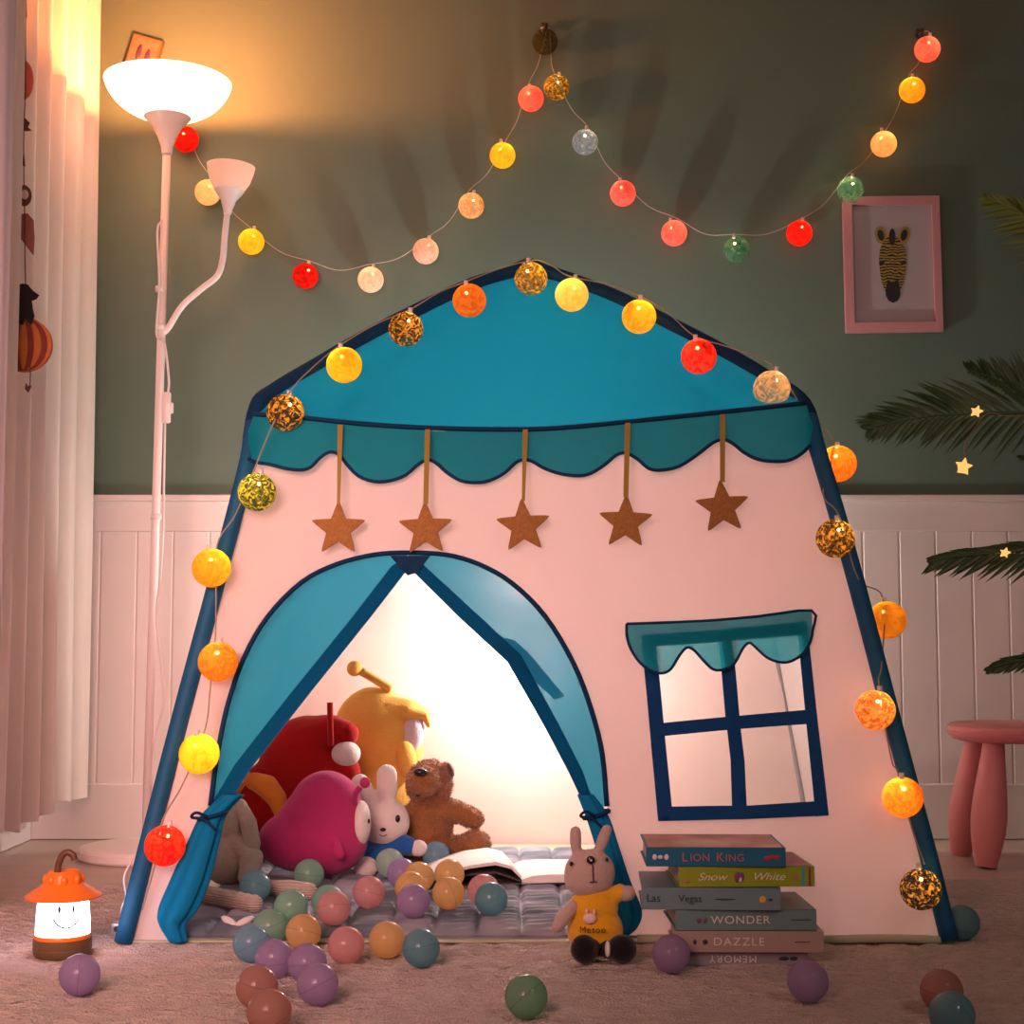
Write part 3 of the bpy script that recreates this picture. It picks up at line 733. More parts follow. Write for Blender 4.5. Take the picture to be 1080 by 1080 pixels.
# ------------------------------------------------------------ curtains
def curtain(name, path, hem, mat, amp, per, label, n=160, tie_in=0.0, ruff=0.):
    P_ = smooth_path([Vector((a, b, 0)) for a, b in path], 20); L = [0]
    for a, b in zip(P_, P_[1:]): L.append(L[-1]+(b-a).length)
    tot = L[-1]; zs = 46; V = []; Fc = []; top = 2.42
    idx = 0
    for i in range(n+1):
        s = tot*i/n
        while idx < len(L)-2 and L[idx+1] < s: idx += 1
        t = (s-L[idx])/max(1e-6, L[idx+1]-L[idx]); p = P_[idx].lerp(P_[idx+1], t); d = (P_[min(idx+2, len(P_)-1)]-P_[idx]).normalized(); nn = Vector((-d.y, d.x, 0))
        for j in range(zs+1):
            v = j/zs; z = hem+(top-hem)*v
            ph = 2*PI*s/per+.5*math.sin(3*v+s*9)+1.3*noise.noise(Vector((s*3, v*1.5, 3)))
            off = amp*(math.sin(ph)+.3*math.sin(2.1*ph+1))*(1.1-.35*v)
            q = p+nn*off; V.append((q.x+ruff*.02*(1-v)*math.sin(s*20), q.y, z+(.012*math.sin(s*11)+.006*math.sin(s*31))*(1-v)))
    for i in range(n):
        for j in range(zs): a = i*(zs+1)+j; Fc.append((a, a+zs+1, a+zs+2, a+1))
    o = mesh(name, V, Fc, mat, loc=(path[0][0], path[0][1], hem)); tag(o, label, 'curtain'); return o
curtain('curtain', [(-1.065, 2.86), (-1.055, 3.1), (-1.055, 3.35), (-1.05, 3.6), (-1.045, 3.70)], .105, SHEER, .024, .125, 'sheer pleated white curtain hanging against the corner beside the floor lamp', 220)
curtain('curtain', [(-.947, 2.86), (-.965, 2.80), (-1.0, 2.76), (-1.06, 2.72)], .135, SHEER, .007, .07, 'narrow sheer curtain strip at the left edge, in front of the hanging felt mobile')
curtain('curtain', [(-.912, 2.70), (-.93, 2.66), (-.99, 2.62), (-1.06, 2.58)], .075, GREYC, .006, .06, 'grey linen curtain edge nearest the camera at the far left')
bm = bmesh.new(); tube(bm, [(-1.0, 2.3, 2.44), (-1.0, 3.76, 2.44)], .014, 14)
ball(bm, (-1.0, 2.29, 2.44), .024, 2); cr = from_bm('curtain_rod', bm, METALW, None, None, True, (-1, 3, 2.44)); tag(cr, 'white curtain rod holding the sheer curtains above the window side', 'curtain rod')

# hanging felt mobile
mb = thing('felt_mobile', at(27, 210, 3.0), 'vertical felt mobile with leaves, a black animal and a striped orange balloon', 'mobile')
MY = 2.93
FE = lambda n, c: basic(n, c, .95, noise_s=120, var=.15, bump=.3, bump_s=300)
def felt(name, poly, mat, off=0, th=.004, parent=None):
    bm = bmesh.new(); f = bm.faces.new([bm.verts.new(at(x, y, MY-off)) for x, y in poly]); ex = bmesh.ops.extrude_face_region(bm, geom=[f])
    bmesh.ops.translate(bm, vec=(0, th, 0), verts=[e for e in ex['geom'] if isinstance(e, bmesh.types.BMVert)])
    return from_bm(name, bm, mat, parent or mb)
def ell(cx, cy, rx, ry, n=28, rot=0, a0=0, a1=2*PI):
    return [(cx+rx*math.cos(a)*math.cos(rot)-ry*math.sin(a)*math.sin(rot), cy+rx*math.cos(a)*math.sin(rot)+ry*math.sin(a)*math.cos(rot)) for a in [a0+(a1-a0)*i/n for i in range(n)]]
BRN = FE('brown_felt', (.13, .055, .04)); MAU = FE('mauve_felt', (.28, .11, .09)); COR = FE('coral_felt', (.80, .20, .12)); ORG = FE('orange_felt', (.48, .15, .035)); DKR = FE('maroon_felt', (.19, .035, .022)); BLK = FE('black_felt', (.012, .010, .010))
tube_obj('string', smooth_path([at(26, -200, MY), at(27, 60, MY), at(25, 150, MY), at(26, 230, MY), at(27, 300, MY), at(32, 395, MY), at(28, 410, MY)], 5), .0011, BRN, mb, 5)
felt('leaf', [(17, -14), (27, -10), (28, 16), (24, 30), (18, 20)], BRN)
felt('disc', ell(24, 84, 11, 21), COR)
felt('bird', [(19, 127), (26, 124), (31, 129), (29, 134), (33, 137), (26, 138), (23, 134), (19, 137)], BRN)
felt('leaf', [(25, 162), (26, 175), (20, 173)], BLK)
felt('ring', ell(25, 206, 8, 11, 24), BRN); felt('ring_centre', ell(26, 205, 4, 5), SHEER, .001)
felt('leaf', [(18, 226), (29, 225), (35, 232), (36, 250), (35, 269), (22, 252), (18, 240)], MAU)
blb = ell(24, 363, 30, 29, 36); bal = felt('balloon', blb, ORG, 0, .012)
for k, cx in enumerate((-18, -6, 7, 19)):
    w_ = 3.2; pts = []
    for i in range(13):
        a = -PI/2+PI*i/12; pts.append((24+cx*math.cos(a)*1.2+w_*math.cos(a)**.5 if math.cos(a) > 0 else 24, 363+28.3*math.sin(a)))
    for i in range(12, -1, -1):
        a = -PI/2+PI*i/12; pts.append((24+cx*math.cos(a)*1.2-w_*math.cos(a)**.5 if math.cos(a) > 0 else 24, 363+28.3*math.sin(a)))
    pts2 = []
    for p in pts:
        if not pts2 or math.hypot(p[0]-pts2[-1][0], p[1]-pts2[-1][1]) > .3: pts2.append(p)
    felt('stripe', pts2, DKR, .0015, .002, bal)
felt('animal', [(18, 300), (24, 299), (29, 300), (34, 306), (41, 311), (38, 315), (33, 317), (34, 325), (36, 333), (33, 342), (29, 340), (26, 334), (24, 342), (18, 342)], BLK, .004)
felt('star', [(27, 404), (30, 408), (33, 406), (31, 411), (29, 414), (26, 410)], BRN)

# ------------------------------------------------------------ framed zebra picture
fr = thing('framed_picture', at(942, 279, WY-.01), 'pink framed print of a gold and black zebra head on the green wall', 'picture frame')
PKF = basic('pink_frame', (.52, .24, .27), .4, var=.04)
FY = WY-.018
def A(x, y, o=0.): return at(x, y, FY-o)
outer_f = [(889, 207), (991, 206), (995.5, 349), (893, 350.5)]; inner_f = [(899, 216), (983, 215.5), (987, 339), (902, 340)]
bm = bmesh.new()
o1 = [bm.verts.new(A(*p, .004)) for p in outer_f]; i1 = [bm.verts.new(A(*p, .004)) for p in inner_f]; ob = [bm.verts.new(A(*p)+Vector((0, .021, 0))) for p in outer_f]; ib = [bm.verts.new(A(*p)+Vector((0, .014, 0))) for p in inner_f]
for k in range(4):
    n = (k+1) % 4
    bm.faces.new((o1[k], o1[n], i1[n], i1[k])); bm.faces.new((o1[k], ob[k], ob[n], o1[n])); bm.faces.new((i1[k], i1[n], ib[n], ib[k])); bm.faces.new((ob[k], ib[k], ib[n], ob[n]))
bmesh.ops.bevel(bm, geom=[e for e in bm.edges], offset=.0012, segments=2, affect='EDGES')
from_bm('frame', bm, PKF, fr, auto=True)
def flatp(name, poly, mat, off, parent=fr, th=.0004):
    bm = bmesh.new(); f = bm.faces.new([bm.verts.new(A(x, y, off)) for x, y in poly]); ex = bmesh.ops.extrude_face_region(bm, geom=[f])
    bmesh.ops.translate(bm, vec=(0, th, 0), verts=[e for e in ex['geom'] if isinstance(e, bmesh.types.BMVert)])
    return from_bm(name, bm, mat, parent)
sheet = flatp('print', [(898.5, 215.5), (983.5, 215), (987.5, 339.5), (901.5, 340.5)], basic('grey_print_paper', (.40, .37, .39), .6, var=.03), -.010, fr, .002)
def zeb():
    m, nt, out = nodes('zebra_stripe_print'); tc = N(nt, 'ShaderNodeTexCoord'); w_ = N(nt, 'ShaderNodeTexWave'); w_.wave_type = 'RINGS'; w_.inputs['Scale'].default_value = 42; w_.inputs['Distortion'].default_value = 7; w_.inputs['Detail Scale'].default_value = 1.2
    nt.links.new(tc.outputs['Object'], w_.inputs['Vector']); r = N(nt, 'ShaderNodeValToRGB'); r.color_ramp.elements[0].position = .45; r.color_ramp.elements[1].position = .55
    r.color_ramp.elements[0].color = (.015, .012, .006, 1); r.color_ramp.elements[1].color = (.34, .24, .04, 1); nt.links.new(w_.outputs[1], r.inputs[0])
    p = N(nt, 'ShaderNodeBsdfPrincipled'); p.inputs['Roughness'].default_value = .6; nt.links.new(r.outputs[0], p.inputs['Base Color']); nt.links.new(p.outputs[0], out.inputs[0]); return m
ZB = zeb(); GO = basic('gold_print_ink', (.30, .21, .035), .6); BK = basic('black_print_ink', (.008, .008, .009), .6)
flatp('zebra_ears', ell(929, 248, 6.2, 9.5, 24, -.25), GO, -.0088, sheet); flatp('zebra_ears', ell(953.5, 248, 6.2, 9.5, 24, .25), GO, -.0088, sheet)
flatp('zebra_ears', ell(929, 248, 3.4, 6, 20, -.25), BK, -.0083, sheet); flatp('zebra_ears', ell(953.5, 248, 3.4, 6, 20, .25), BK, -.0083, sheet)
flatp('zebra_head', [(931, 256), (936, 250), (941, 246), (946, 250), (951, 256), (955, 262), (956, 274), (955, 286), (953, 298), (949, 308), (944, 314), (939, 314), (934, 308), (930, 298), (928, 286), (927, 274), (928, 263)], ZB, -.0082, sheet)
flatp('zebra_mane', ell(941, 250, 3.4, 9), BK, -.0077, sheet)
flatp('zebra_muzzle', [(937, 294), (940, 299), (943, 297), (947, 294), (949, 303), (949.5, 311), (947, 317), (942, 319.5), (937, 317), (934, 311), (934.5, 303)], BK, -.0077, sheet)
flatp('zebra_eyes', ell(930, 277, 3, 2.2, 16), BK, -.0077, sheet); flatp('zebra_eyes', ell(953, 277, 3, 2.2, 16), BK, -.0077, sheet)

# ------------------------------------------------------------ palm on the right
PY = 2.95
LEAF = basic('palm_leaf', (.035, .085, .022), .45, noise_s=20, var=.3); LEAFL = basic('lit_palm_leaf', (.20, .26, .05), .5, noise_s=20, var=.25); STEMM = basic('palm_stem', (.06, .09, .03), .6)  # yellow-green leaf tone: light on the top frond put into its colour
TRX, TRY = 1.27, 3.05
palm = thing('potted_palm', (TRX, TRY, 0), 'dark green potted palm reaching its fronds in from the right', 'plant')
def frond(path, up, dn, mat, n=26, lean=.75, wd=.0075, yd=0., start=.1, dy=.5):
    P_ = smooth_path([at(a, b, PY+yd) if len(q) == 2 else Vector(q) for q in path for a, b in [q[:2]]], 8)
    bm = bmesh.new(); tube(bm, P_, [.005-.0035*i/len(P_) for i in range(len(P_))], 6)
    for side, LN in ((1, up), (-1, dn)):
        if LN <= 0: continue
        for i in range(n):
            t = start+(1-start)*(i+.5*(side > 0))/n; k = min(len(P_)-2, int(t*(len(P_)-1))); a = P_[k].lerp(P_[k+1], t*(len(P_)-1)-k)
            d = (P_[k+1]-P_[k]).normalized(); perp = Vector((-d.z, 0, d.x)); perp *= side*(-1 if d.x < 0 else 1)
            l_ = rpx(LN, PY)*math.sin(PI*min(1, .22+.72*t)**.8)*random.uniform(.85, 1.08)
            dr = (d*(lean+.35*t)+perp*(1-.5*t)+Vector((0, random.uniform(-dy, dy)*.6, random.uniform(-.05, .05)))).normalized()
            nrm = dr.cross(Vector((0, 1, 0))).normalized(); sag = Vector((0, 0, -l_*.14)); q = []
            cs = [a, a+dr*l_*.3+sag*.1, a+dr*l_*.65+sag*.45, a+dr*l_+sag]; ws = [.25, 1, .8, .02]
            for c_, w_ in zip(cs, ws):
                q.append((bm.verts.new(c_+nrm*wd*w_*.5), bm.verts.new(c_+Vector((0, .0022*w_, 0))), bm.verts.new(c_-nrm*wd*w_*.5)))
            for u, v in zip(q, q[1:]):
                bm.faces.new((u[0], u[1], v[1], v[0])); bm.faces.new((u[1], u[2], v[2], v[1]))
    return from_bm('frond', bm, mat, palm, None, True)
CR = (TRX, TRY, .62)
frond([CR, (1190, 440), (1110, 436), (1040, 436), (990, 438), (940, 446), (918, 452)], 84, 62, LEAF, 30, .75, .0105, start=.3)
frond([CR, (1160, 470), (1120, 430), (1070, 408), (1020, 390)], 84, 26, LEAF, 28, .35, .0095, .12, start=.35)
frond([CR, (1190, 330), (1130, 255), (1080, 226), (1040, 208)], 58, 74, LEAFL, 26, .85, .008, -.05, start=.4)
frond([CR, (1180, 570), (1110, 578), (1050, 583), (1000, 588), (985, 592)], 44, 60, LEAF, 22, 1.7, .011, 0, start=.35)
frond([CR, (1180, 690), (1120, 692), (1070, 698), (1042, 706)], 38, 38, LEAF, 16, 1.5, .010, 0, start=.35)
frond([CR, (1180, 520), (1120, 488), (1075, 482)], 34, 34, LEAF, 16, 1.5, .007, .1, start=.35)
tube_obj('trunk', smooth_path([(TRX, TRY, .18), (TRX+.01, TRY, .4), (TRX, TRY, .66)], 6), [.024, .024, .023, .023, .022, .022, .021, .020, .02, .019, .018, .017, .016], basic('palm_trunk', (.12, .08, .04), .9, bump=1, bump_s=60), palm, 12)
bm = bmesh.new(); lathe(bm, [(.10, .0015), (.13, .18), (.14, .20), (.14, .215), (.125, .215), (.12, .18), (0, .18)], (TRX, TRY, 0), 40); from_bm('pot', bm, METALW, palm, auto=True)
# star fairy lights on the palm
fs = thing('star_fairy_light', at(1050, 440, PY-.05), 'thin string of tiny warm star lights twined through the palm fronds', 'string light')
SE = emission('warm_star_light', (1, .48, .13), 1.3)
tube_obj('cord', smooth_path([at(1100, 437, PY-.03), at(1065, 439, PY-.04), at(1042, 436, PY-.04), at(1028, 452, PY-.035), at(1018, 468, PY-.03), at(1017, 482, PY-.03)], 5), .0009, basic('fairy_wire', (.30, .16, .08), .4), fs, 5)
tube_obj('cord', smooth_path([at(1100, 560, PY-.03), at(1080, 578, PY-.035), at(1062, 582, PY-.035), at(1050, 584, PY-.03)], 5), .0009, MATS['fairy_wire'], fs, 5)
for x, y, sx, r in ((1030, 434, .4, 7), (1016.5, 492, 0, 9.5), (1060, 583, .3, 6)):
    c = at(x, y, PY-.036); bm = star_mesh(rpx(r, PY), rpx(r, PY)*.5, .006)
    bmesh.ops.rotate(bm, matrix=Matrix.Rotation(sx*1.6, 3, 'X') @ Matrix.Rotation(.2, 3, 'Y'), verts=bm.verts); bmesh.ops.translate(bm, vec=c, verts=bm.verts); from_bm('star_lamp', bm, SE, fs)

# ------------------------------------------------------------ pink stool
SXc = at(1072, 780, 3.42); scz = at(1072, 768, 3.42).z
stool = thing('stool', (SXc.x, 3.42, 0), 'pink plastic child stool with round seat and fat tapered legs', 'stool')
PINK = basic('pink_plastic', (.66, .24, .25), .4, var=.03)
bm = bmesh.new(); zt = .305
lathe(bm, [(0, zt-.038), (.125, zt-.038), (.138, zt-.034), (.148, zt-.022), (.149, zt-.018), (.147, zt-.016), (.149, zt-.012), (.148, zt-.006), (.14, zt), (.12, zt+.001), (.11, zt-.002), (0, zt-.002)], (SXc.x, 3.42, 0), 64)
from_bm('seat', bm, PINK, stool, auto=True)
for a in (222, 318, 138, 42):
    d = Vector((math.cos(math.radians(a)), math.sin(math.radians(a)), 0)); t0 = Vector((SXc.x, 3.42, zt-.037))+d*.095; b0 = Vector((SXc.x, 3.42, .002))+d*.140
    rr = [.023, .026, .030, .034, .037, .0385, .036, .030, .022]; bm = bmesh.new()
    tube(bm, smooth_path([t0.lerp(b0, i/8) for i in range(9)], 2), [r for i in range(8) for r in (rr[i], (rr[i]+rr[i+1])/2)]+[rr[8]], 24); from_bm('leg', bm, PINK, stool, auto=True)

# ------------------------------------------------------------ smiling lantern
LC = Vector((at(66, 990, 2.385).x, 2.385, RZ-.001))
lan = thing('lantern', LC, 'small glowing smiling-face lantern with orange hat, on the rug left of the tent', 'lantern')
def zl(y): return at(66, y, LC.y).z-LC.z
bm = bmesh.new(); lathe(bm, [(.0, 0), (.040, 0), (.043, .003), (.0445, .012), (.0435, .0135), (.0445, .015), (.044, zl(989)), (.042, zl(988)), (0, zl(988))], LC, 48); from_bm('base', bm, basic('brown_plastic', (.13, .075, .03), .45), lan, auto=True)
bm = bmesh.new(); lathe(bm, [(.0425, zl(989)), (.0435, zl(987)), (.043, zl(985)), (.0415, zl(984))], LC, 48); from_bm('rim', bm, basic('orange_plastic', (.90, .20, .015), .3), lan, auto=True)
bm = bmesh.new(); lathe(bm, [(.041, zl(986)), (.0405, zl(970)), (.039, zl(955)), (.0365, zl(944)), (.030, zl(940)), (0, zl(940))], LC, 48); from_bm('glowing_body', bm, emission('lantern_glow', (.88, .80, 1.0), 9), lan, auto=True)
OR = MATS['orange_plastic']
bm = bmesh.new(); lathe(bm, [(.036, zl(944)), (.050, zl(944)-.001), (.0575, zl(946)), (.058, zl(944)), (.050, zl(940)), (.036, zl(934)), (.0285, zl(930)), (.027, zl(923)), (.0255, zl(920)), (.022, zl(918)), (.018, zl(920)), (0, zl(920))], LC, 48)
for k in range(8):
    a = k*PI/4+.3; p = LC+Vector((math.cos(a)*.026, math.sin(a)*.026, zl(927))); ball(bm, p, (.006, .006, .009), 2)
from_bm('hat', bm, OR, lan, auto=True)
hk = smooth_path([LC+Vector((-.010, 0, zl(921))), LC+Vector((-.009, 0, zl(912))), LC+Vector((-.003, 0, zl(902))), LC+Vector((.005, 0, zl(899))), LC+Vector((.013, 0, zl(902))), LC+Vector((.016, 0, zl(907)))], 5)
tube_obj('hook', hk, .0052, basic('dark_brown_hook', (.10, .045, .018), .5), lan, 10, .8)
INK = basic('face_ink', (.01, .008, .03), .5)
def lanp(px, py, r=.0415):
    d = ray(px, py); o = Vector((0, 0, CAM_H)); rr = r
    a = d.x*d.x+d.y*d.y; b = 2*((o.x-LC.x)*d.x+(o.y-LC.y)*d.y); c = (o.x-LC.x)**2+(o.y-LC.y)**2-rr*rr
    t = (-b-math.sqrt(b*b-4*a*c))/(2*a); return o+d*t
bm = bmesh.new(); ball(bm, lanp(62.5, 960, .0385), (.0026, .0014, .0062), 2); ball(bm, lanp(77, 959, .0385), (.0026, .0014, .0062), 2); from_bm('eyes', bm, INK, lan, None, True)
tube_obj('smile', smooth_path([lanp(56, 969.5, .0402), lanp(60, 975, .0405), lanp(66, 978.5, .0408), lanp(73, 978.5, .0408), lanp(80, 974, .0405), lanp(83.5, 968, .040)], 5), .0013, INK, lan, 6)
light('lantern_spill', 'POINT', Vector((0, 0, .055)), .0, (.85, .78, 1), .03, parent=lan)

# ------------------------------------------------------------ quilted mattress and what lies on it
MZ = .034
def matm():
    m, nt, out = nodes('quilted_cotton'); tc = N(nt, 'ShaderNodeTexCoord'); nz = N(nt, 'ShaderNodeTexNoise'); nz.inputs['Scale'].default_value = 7; nz.inputs['Detail'].default_value = 1
    nt.links.new(tc.outputs['Object'], nz.inputs['Vector']); r = N(nt, 'ShaderNodeValToRGB'); r.color_ramp.elements[0].position = .42; r.color_ramp.elements[1].position = .62
    r.color_ramp.elements[0].color = (.10, .125, .16, 1); r.color_ramp.elements[1].color = (.30, .30, .35, 1); nt.links.new(nz.outputs[0], r.inputs[0])
    p = N(nt, 'ShaderNodeBsdfPrincipled'); p.inputs['Roughness'].default_value = .8; nt.links.new(r.outputs[0], p.inputs['Base Color']); nt.links.new(p.outputs[0], out.inputs[0]); return m
def mattress():
    x0, x1, y0, y1 = -.56, .585, 2.49, 3.42; nx, ny = 420, 330; V = []; Fc = []; T = .125; TX = .072
    for j in range(ny+1):
        for i in range(nx+1):
            x = x0+(x1-x0)*i/nx; y = y0+(y1-y0)*j/ny
            u = abs(((x-x0)/TX) % 1-.5)*2; v = abs(((y-y0)/T) % 1-.5)*2
            rid = .5+.5*math.cos(2*PI*4*((y-y0)/T)+math.sin((x-x0)/TX*2*PI)*.7)
            h = (1-u**8)*(1-v**8)*(.7+.5*rid)
            e = min(x-x0, x1-x, y-y0, y1-y); ed = min(1, e/.02); ed = math.sqrt(max(0, 1-(1-ed)**2))
            V.append((x, y, .0185+(MZ-.0185-.010)*ed+.010*h*ed))
    for j in range(ny):
        for i in range(nx): a = j*(nx+1)+i; Fc.append((a, a+1, a+nx+2, a+nx+1))
    m_ = mesh('mattress', V, Fc, matm(), loc=(0, 3.0, .018)); tag(m_, 'dark grey quilted floor mattress laid inside the tent', 'mattress')
    bm = bmesh.new(); box(bm, (x0+.001, y0+.001, .0177), (x1-.001, y1-.001, .0215), .001, 1); q = from_bm('underside', bm, basic('mattress_edge', (.08, .085, .08), .8), m_)
    wt = basic('white_tape', (.7, .66, .64), .8)
    for cx in (-.45, -.385):
        bm = bmesh.new()
        for s in (-1, 1): ball(bm, (cx+s*.012, y0+.035, .037), (.019, .008, .006), 2, Matrix.Rotation(s*.6, 3, 'Z') @ Matrix.Rotation(-s*.35, 3, 'Y'))
        from_bm('tie_bow', bm, wt, m_, None, True)
mattress()

# open book
bk = thing('open_book', onz(545, 925, MZ), 'thick picture book lying open on the mattress beside the brown plush dog', 'open book')
PAGE = basic('book_paper', (.80, .76, .70), .7, noise_s=25, var=.08); EDGE = basic('page_edges', (.50, .44, .36), .8, noise_s=200, var=.3); COVR = basic('dark_cover', (.06, .05, .05), .6)
O = Vector(bk.location); ux = Vector((1, .10, 0)).normalized(); uy = Vector((-.10, 1, 0)).normalized(); D = .19
def slab(name, prof, th, mat, parent):
    V = []; Fc = []; n = len(prof)
    for yy in (-D/2, D/2):
        for a, z in prof: V.append(O+ux*a+uy*yy+Vector((0, 0, z)))
        for a, z in prof: V.append(O+ux*a+uy*yy+Vector((0, 0, max(.001, z-th))))
    for i in range(n-1):
        Fc += [(i, i+1, 2*n+i+1, 2*n+i), (n+i+1, n+i, 3*n+i, 3*n+i+1), (i+1, i, n+i, n+i+1), (2*n+i, 2*n+i+1, 3*n+i+1, 3*n+i)]
    Fc += [(0, n, 3*n, 2*n)[::-1], (n-1, 2*n-1, 4*n-1, 3*n-1)]
    return mesh(name, V, Fc, mat, parent, smooth=False)
slab('cover', [(-.185, .004), (0, .004), (.15, .004)], .003, COVR, bk)
slab('page_block', [(0.0, .010), (.02, .017), (.05, .019), (.15, .018)], .015, PAGE, bk)
slab('page_block', [(-.175, .012), (-.15, .024), (-.10, .038), (-.05, .044), (-.02, .036), (0, .016)], .006, PAGE, bk)
slab('cover_flap', [(-.185, .004), (-.15, .012), (-.10, .022), (-.05, .026), (0, .008)], .003, COVR, bk)

# ------------------------------------------------------------ soft toys
def plush(name, col, sheen=.5, b=.5, s=250, var=.1): return basic(name, col, .95, noise_s=30, var=var, bump=b, bump_s=s, sheen=sheen, spec=.15)
MAG = plush('magenta_plush', (.42, .028, .13), .15); REDP = plush('red_plush', (.34, .006, .006), .12); YELP = plush('yellow_plush', (.80, .44, .09), .2); ORP = plush('orange_plush', (.80, .26, .02))
WHP = plush('white_plush', (.74, .66, .62), .3); BEI = plush('beige_plush', (.42, .36, .30), .4, .9, 160); BRP = plush('brown_curly_plush', (.33, .135, .045), .5, 1.0, 200, .3); BLP = plush('blue_knit', (.015, .11, .38), .3)
BLKP = plush('black_plush', (.008, .007, .010), .2); GOLP = plush('mustard_velvet', (.70, .36, .01), .5); GRB = plush('greige_velvet', (.46, .35, .30), .4); LAV = plush('lavender_plush', (.62, .52, .60))
BLKG = basic('glossy_black', (.008, .008, .008), .15)
def Q(Y):
    def f(x, y, d=0): return at(x, y, Y+d)
    return f
def E(c, rx, ry, rz, rot=None): return ('e', c, (rx, ry, rz), rot)
# magenta pear-shaped toy
q = Q(2.99); u = lambda r: rpx(r, 2.99)
t = thing('plush_toy', (q(330, 915).x, 2.99, MZ), 'magenta pear-shaped plush with a white face turned right and one knobbed feeler', 'plush toy')
blob('body', [E(q(344, 851), u(38), u(36), u(38)), E(q(337, 866), u(44), u(38), u(36)), E(q(321, 886), u(49), u(42), u(33)), E(q(348, 886), u(40), u(40), u(36)), E(q(352, 868), u(35), u(36), u(36))], MAG, t, .0045, 30)
ball_obj('face', q(381, 868, -.014), (u(10), u(20), u(23)), WHP, t)
ball_obj('eye', q(389, 866, -.040), (u(1.2), u(1.5), u(2.5)), BLKG, t)
tube_obj('feeler', smooth_path([q(374, 848, -.03), q(375, 838, -.045), q(380, 830, -.05)], 5), .006, MAG, t, 10); ball_obj('feeler_tip', q(385, 825.5, -.052), .0105, MAG, t)
blob('arm', [('c', [q(355, 888, -.07), q(358, 901, -.078)], [.009, .011])], MAG, t, .003, 3)
# red round toy
q = Q(3.27); u = lambda r: rpx(r, 3.27)
t = thing('plush_toy', (q(318, 900).x, 3.27, MZ), 'large red plush with orange band, white face patch and upright red feeler', 'plush toy')
blob('body', [E(q(325, 815), u(53), u(34), u(60)), E(q(290, 850), u(42), u(36), u(50)), E(q(310, 868), u(52), u(38), u(42)), E(q(345, 828), u(36), u(36), u(48)), ('c', [q(325, 785), q(348, 775, -.02), q(364, 774, -.035)], [u(30), u(22), u(15)]), ('c', [q(345, 815, -.02), q(364, 814, -.035)], [u(26), u(17)])], REDP, t, .005, 12)
ball_obj('face_patch', q(365, 795, -.050), (u(15), u(16), u(13)), WHP, t)
tube_obj('feeler', smooth_path([q(349, 786, -.085), q(348.5, 765, -.080), q(348, 741, -.075)], 5), .0062, REDP, t, 10)
# orange band hugging the body
blob('band', [('c', [q(268, 824, -.045), q(282, 830, -.058), q(292, 842, -.064), q(298, 860, -.066)], [.020, .026, .022, .016])], ORP, t, .004, 6)
blob('band', [('c', [q(248, 835, -.02), q(260, 822, -.03)], [.020, .018])], ORP, t, .004, 6)
# yellow hooded toy
q = Q(3.38); u = lambda r: rpx(r, 3.38)
t = thing('plush_toy', (q(400, 895).x, 3.38, MZ), 'tall yellow hooded plush with a ball-tipped feeler, at the back of the heap', 'plush toy')
blob('body', [E(q(394, 770), u(42), u(28), u(46), Matrix.Rotation(.12, 3, 'Y')), E(q(403, 790), u(44), u(30), u(55)), E(q(400, 850), u(46), u(34), u(52))], YELP, t, .005, 12)
blob('hood_brim', [('c', [q(405, 752, -.004), q(430, 750, -.012), q(449, 753, -.018)], [u(22), u(14), u(5.5)]), ('c', [q(430, 752, -.03), q(448, 754, -.03), q(452, 765, -.03)], [u(9), u(5), u(3)])], YELP, t, .003, 10)
ball_obj('face_patch', q(434, 775, -.026), (u(13), u(12), u(21)), LAV, t, Matrix.Rotation(.25, 3, 'Y'))
blob('cheek_flap', [E(q(428, 800, -.045), u(11), u(12), u(21), Matrix.Rotation(-.15, 3, 'Y'))], YELP, t, .0035, 4)
tube_obj('feeler', smooth_path([q(413, 727, -.02), q(398, 718, -.02), q(381, 708, -.02)], 5), .0095, YELP, t, 12); ball_obj('feeler_tip', q(374, 705, -.02), .0175, YELP, t)
# generic white rabbit in a blue jumper
q = Q(3.09); u = lambda r: rpx(r, 3.09)
t = thing('plush_rabbit', (q(400, 920).x, 3.09, MZ), 'white plush rabbit in a blue jumper sitting between the magenta toy and brown dog', 'plush rabbit')
blob('head', [E(q(406, 867), u(26), u(21), u(24.5)), ('c', [q(408, 846), q(408.5, 833), q(408, 817)], [u(9), u(11.5), u(11)]), ('c', [q(392, 850), q(385, 838), q(380, 826)], [u(9), u(11), u(10)])], WHP, t, .0028, 5)
blob('jumper', [E(q(398, 905), u(26), u(20), u(19)), ('c', [q(408, 892), q(424, 890, -.01), q(432, 893, -.02)], [u(11), u(11), u(10)])], BLP, t, .003, 5)
ball_obj('hand', q(441, 894.5, -.024), (u(9.5), u(8), u(8.5)), WHP, t)
ball_obj('foot', q(386, 915, -.05), (u(12), u(13), u(11)), WHP, t); ball_obj('foot', q(412, 912, -.02), (u(11), u(13), u(10)), WHP, t)
bm = bmesh.new(); ball(bm, q(419.5, 863.5, -.0355), (u(2.6), u(1.6), u(4)), 2); ball(bm, q(390, 866.5, -.031), (u(2.4), u(1.6), u(4)), 2); from_bm('eyes', bm, BLKG, t, None, True)
bm = bmesh.new(); ball(bm, q(404, 875, -.0395), (u(3.2), u(1.6), u(2.0)), 2); tube(bm, smooth_path([q(400, 880, -.038), q(404, 882, -.0385), q(408, 880, -.038)], 4), .0007, 6); from_bm('nose', bm, BLKG, t, None, True)
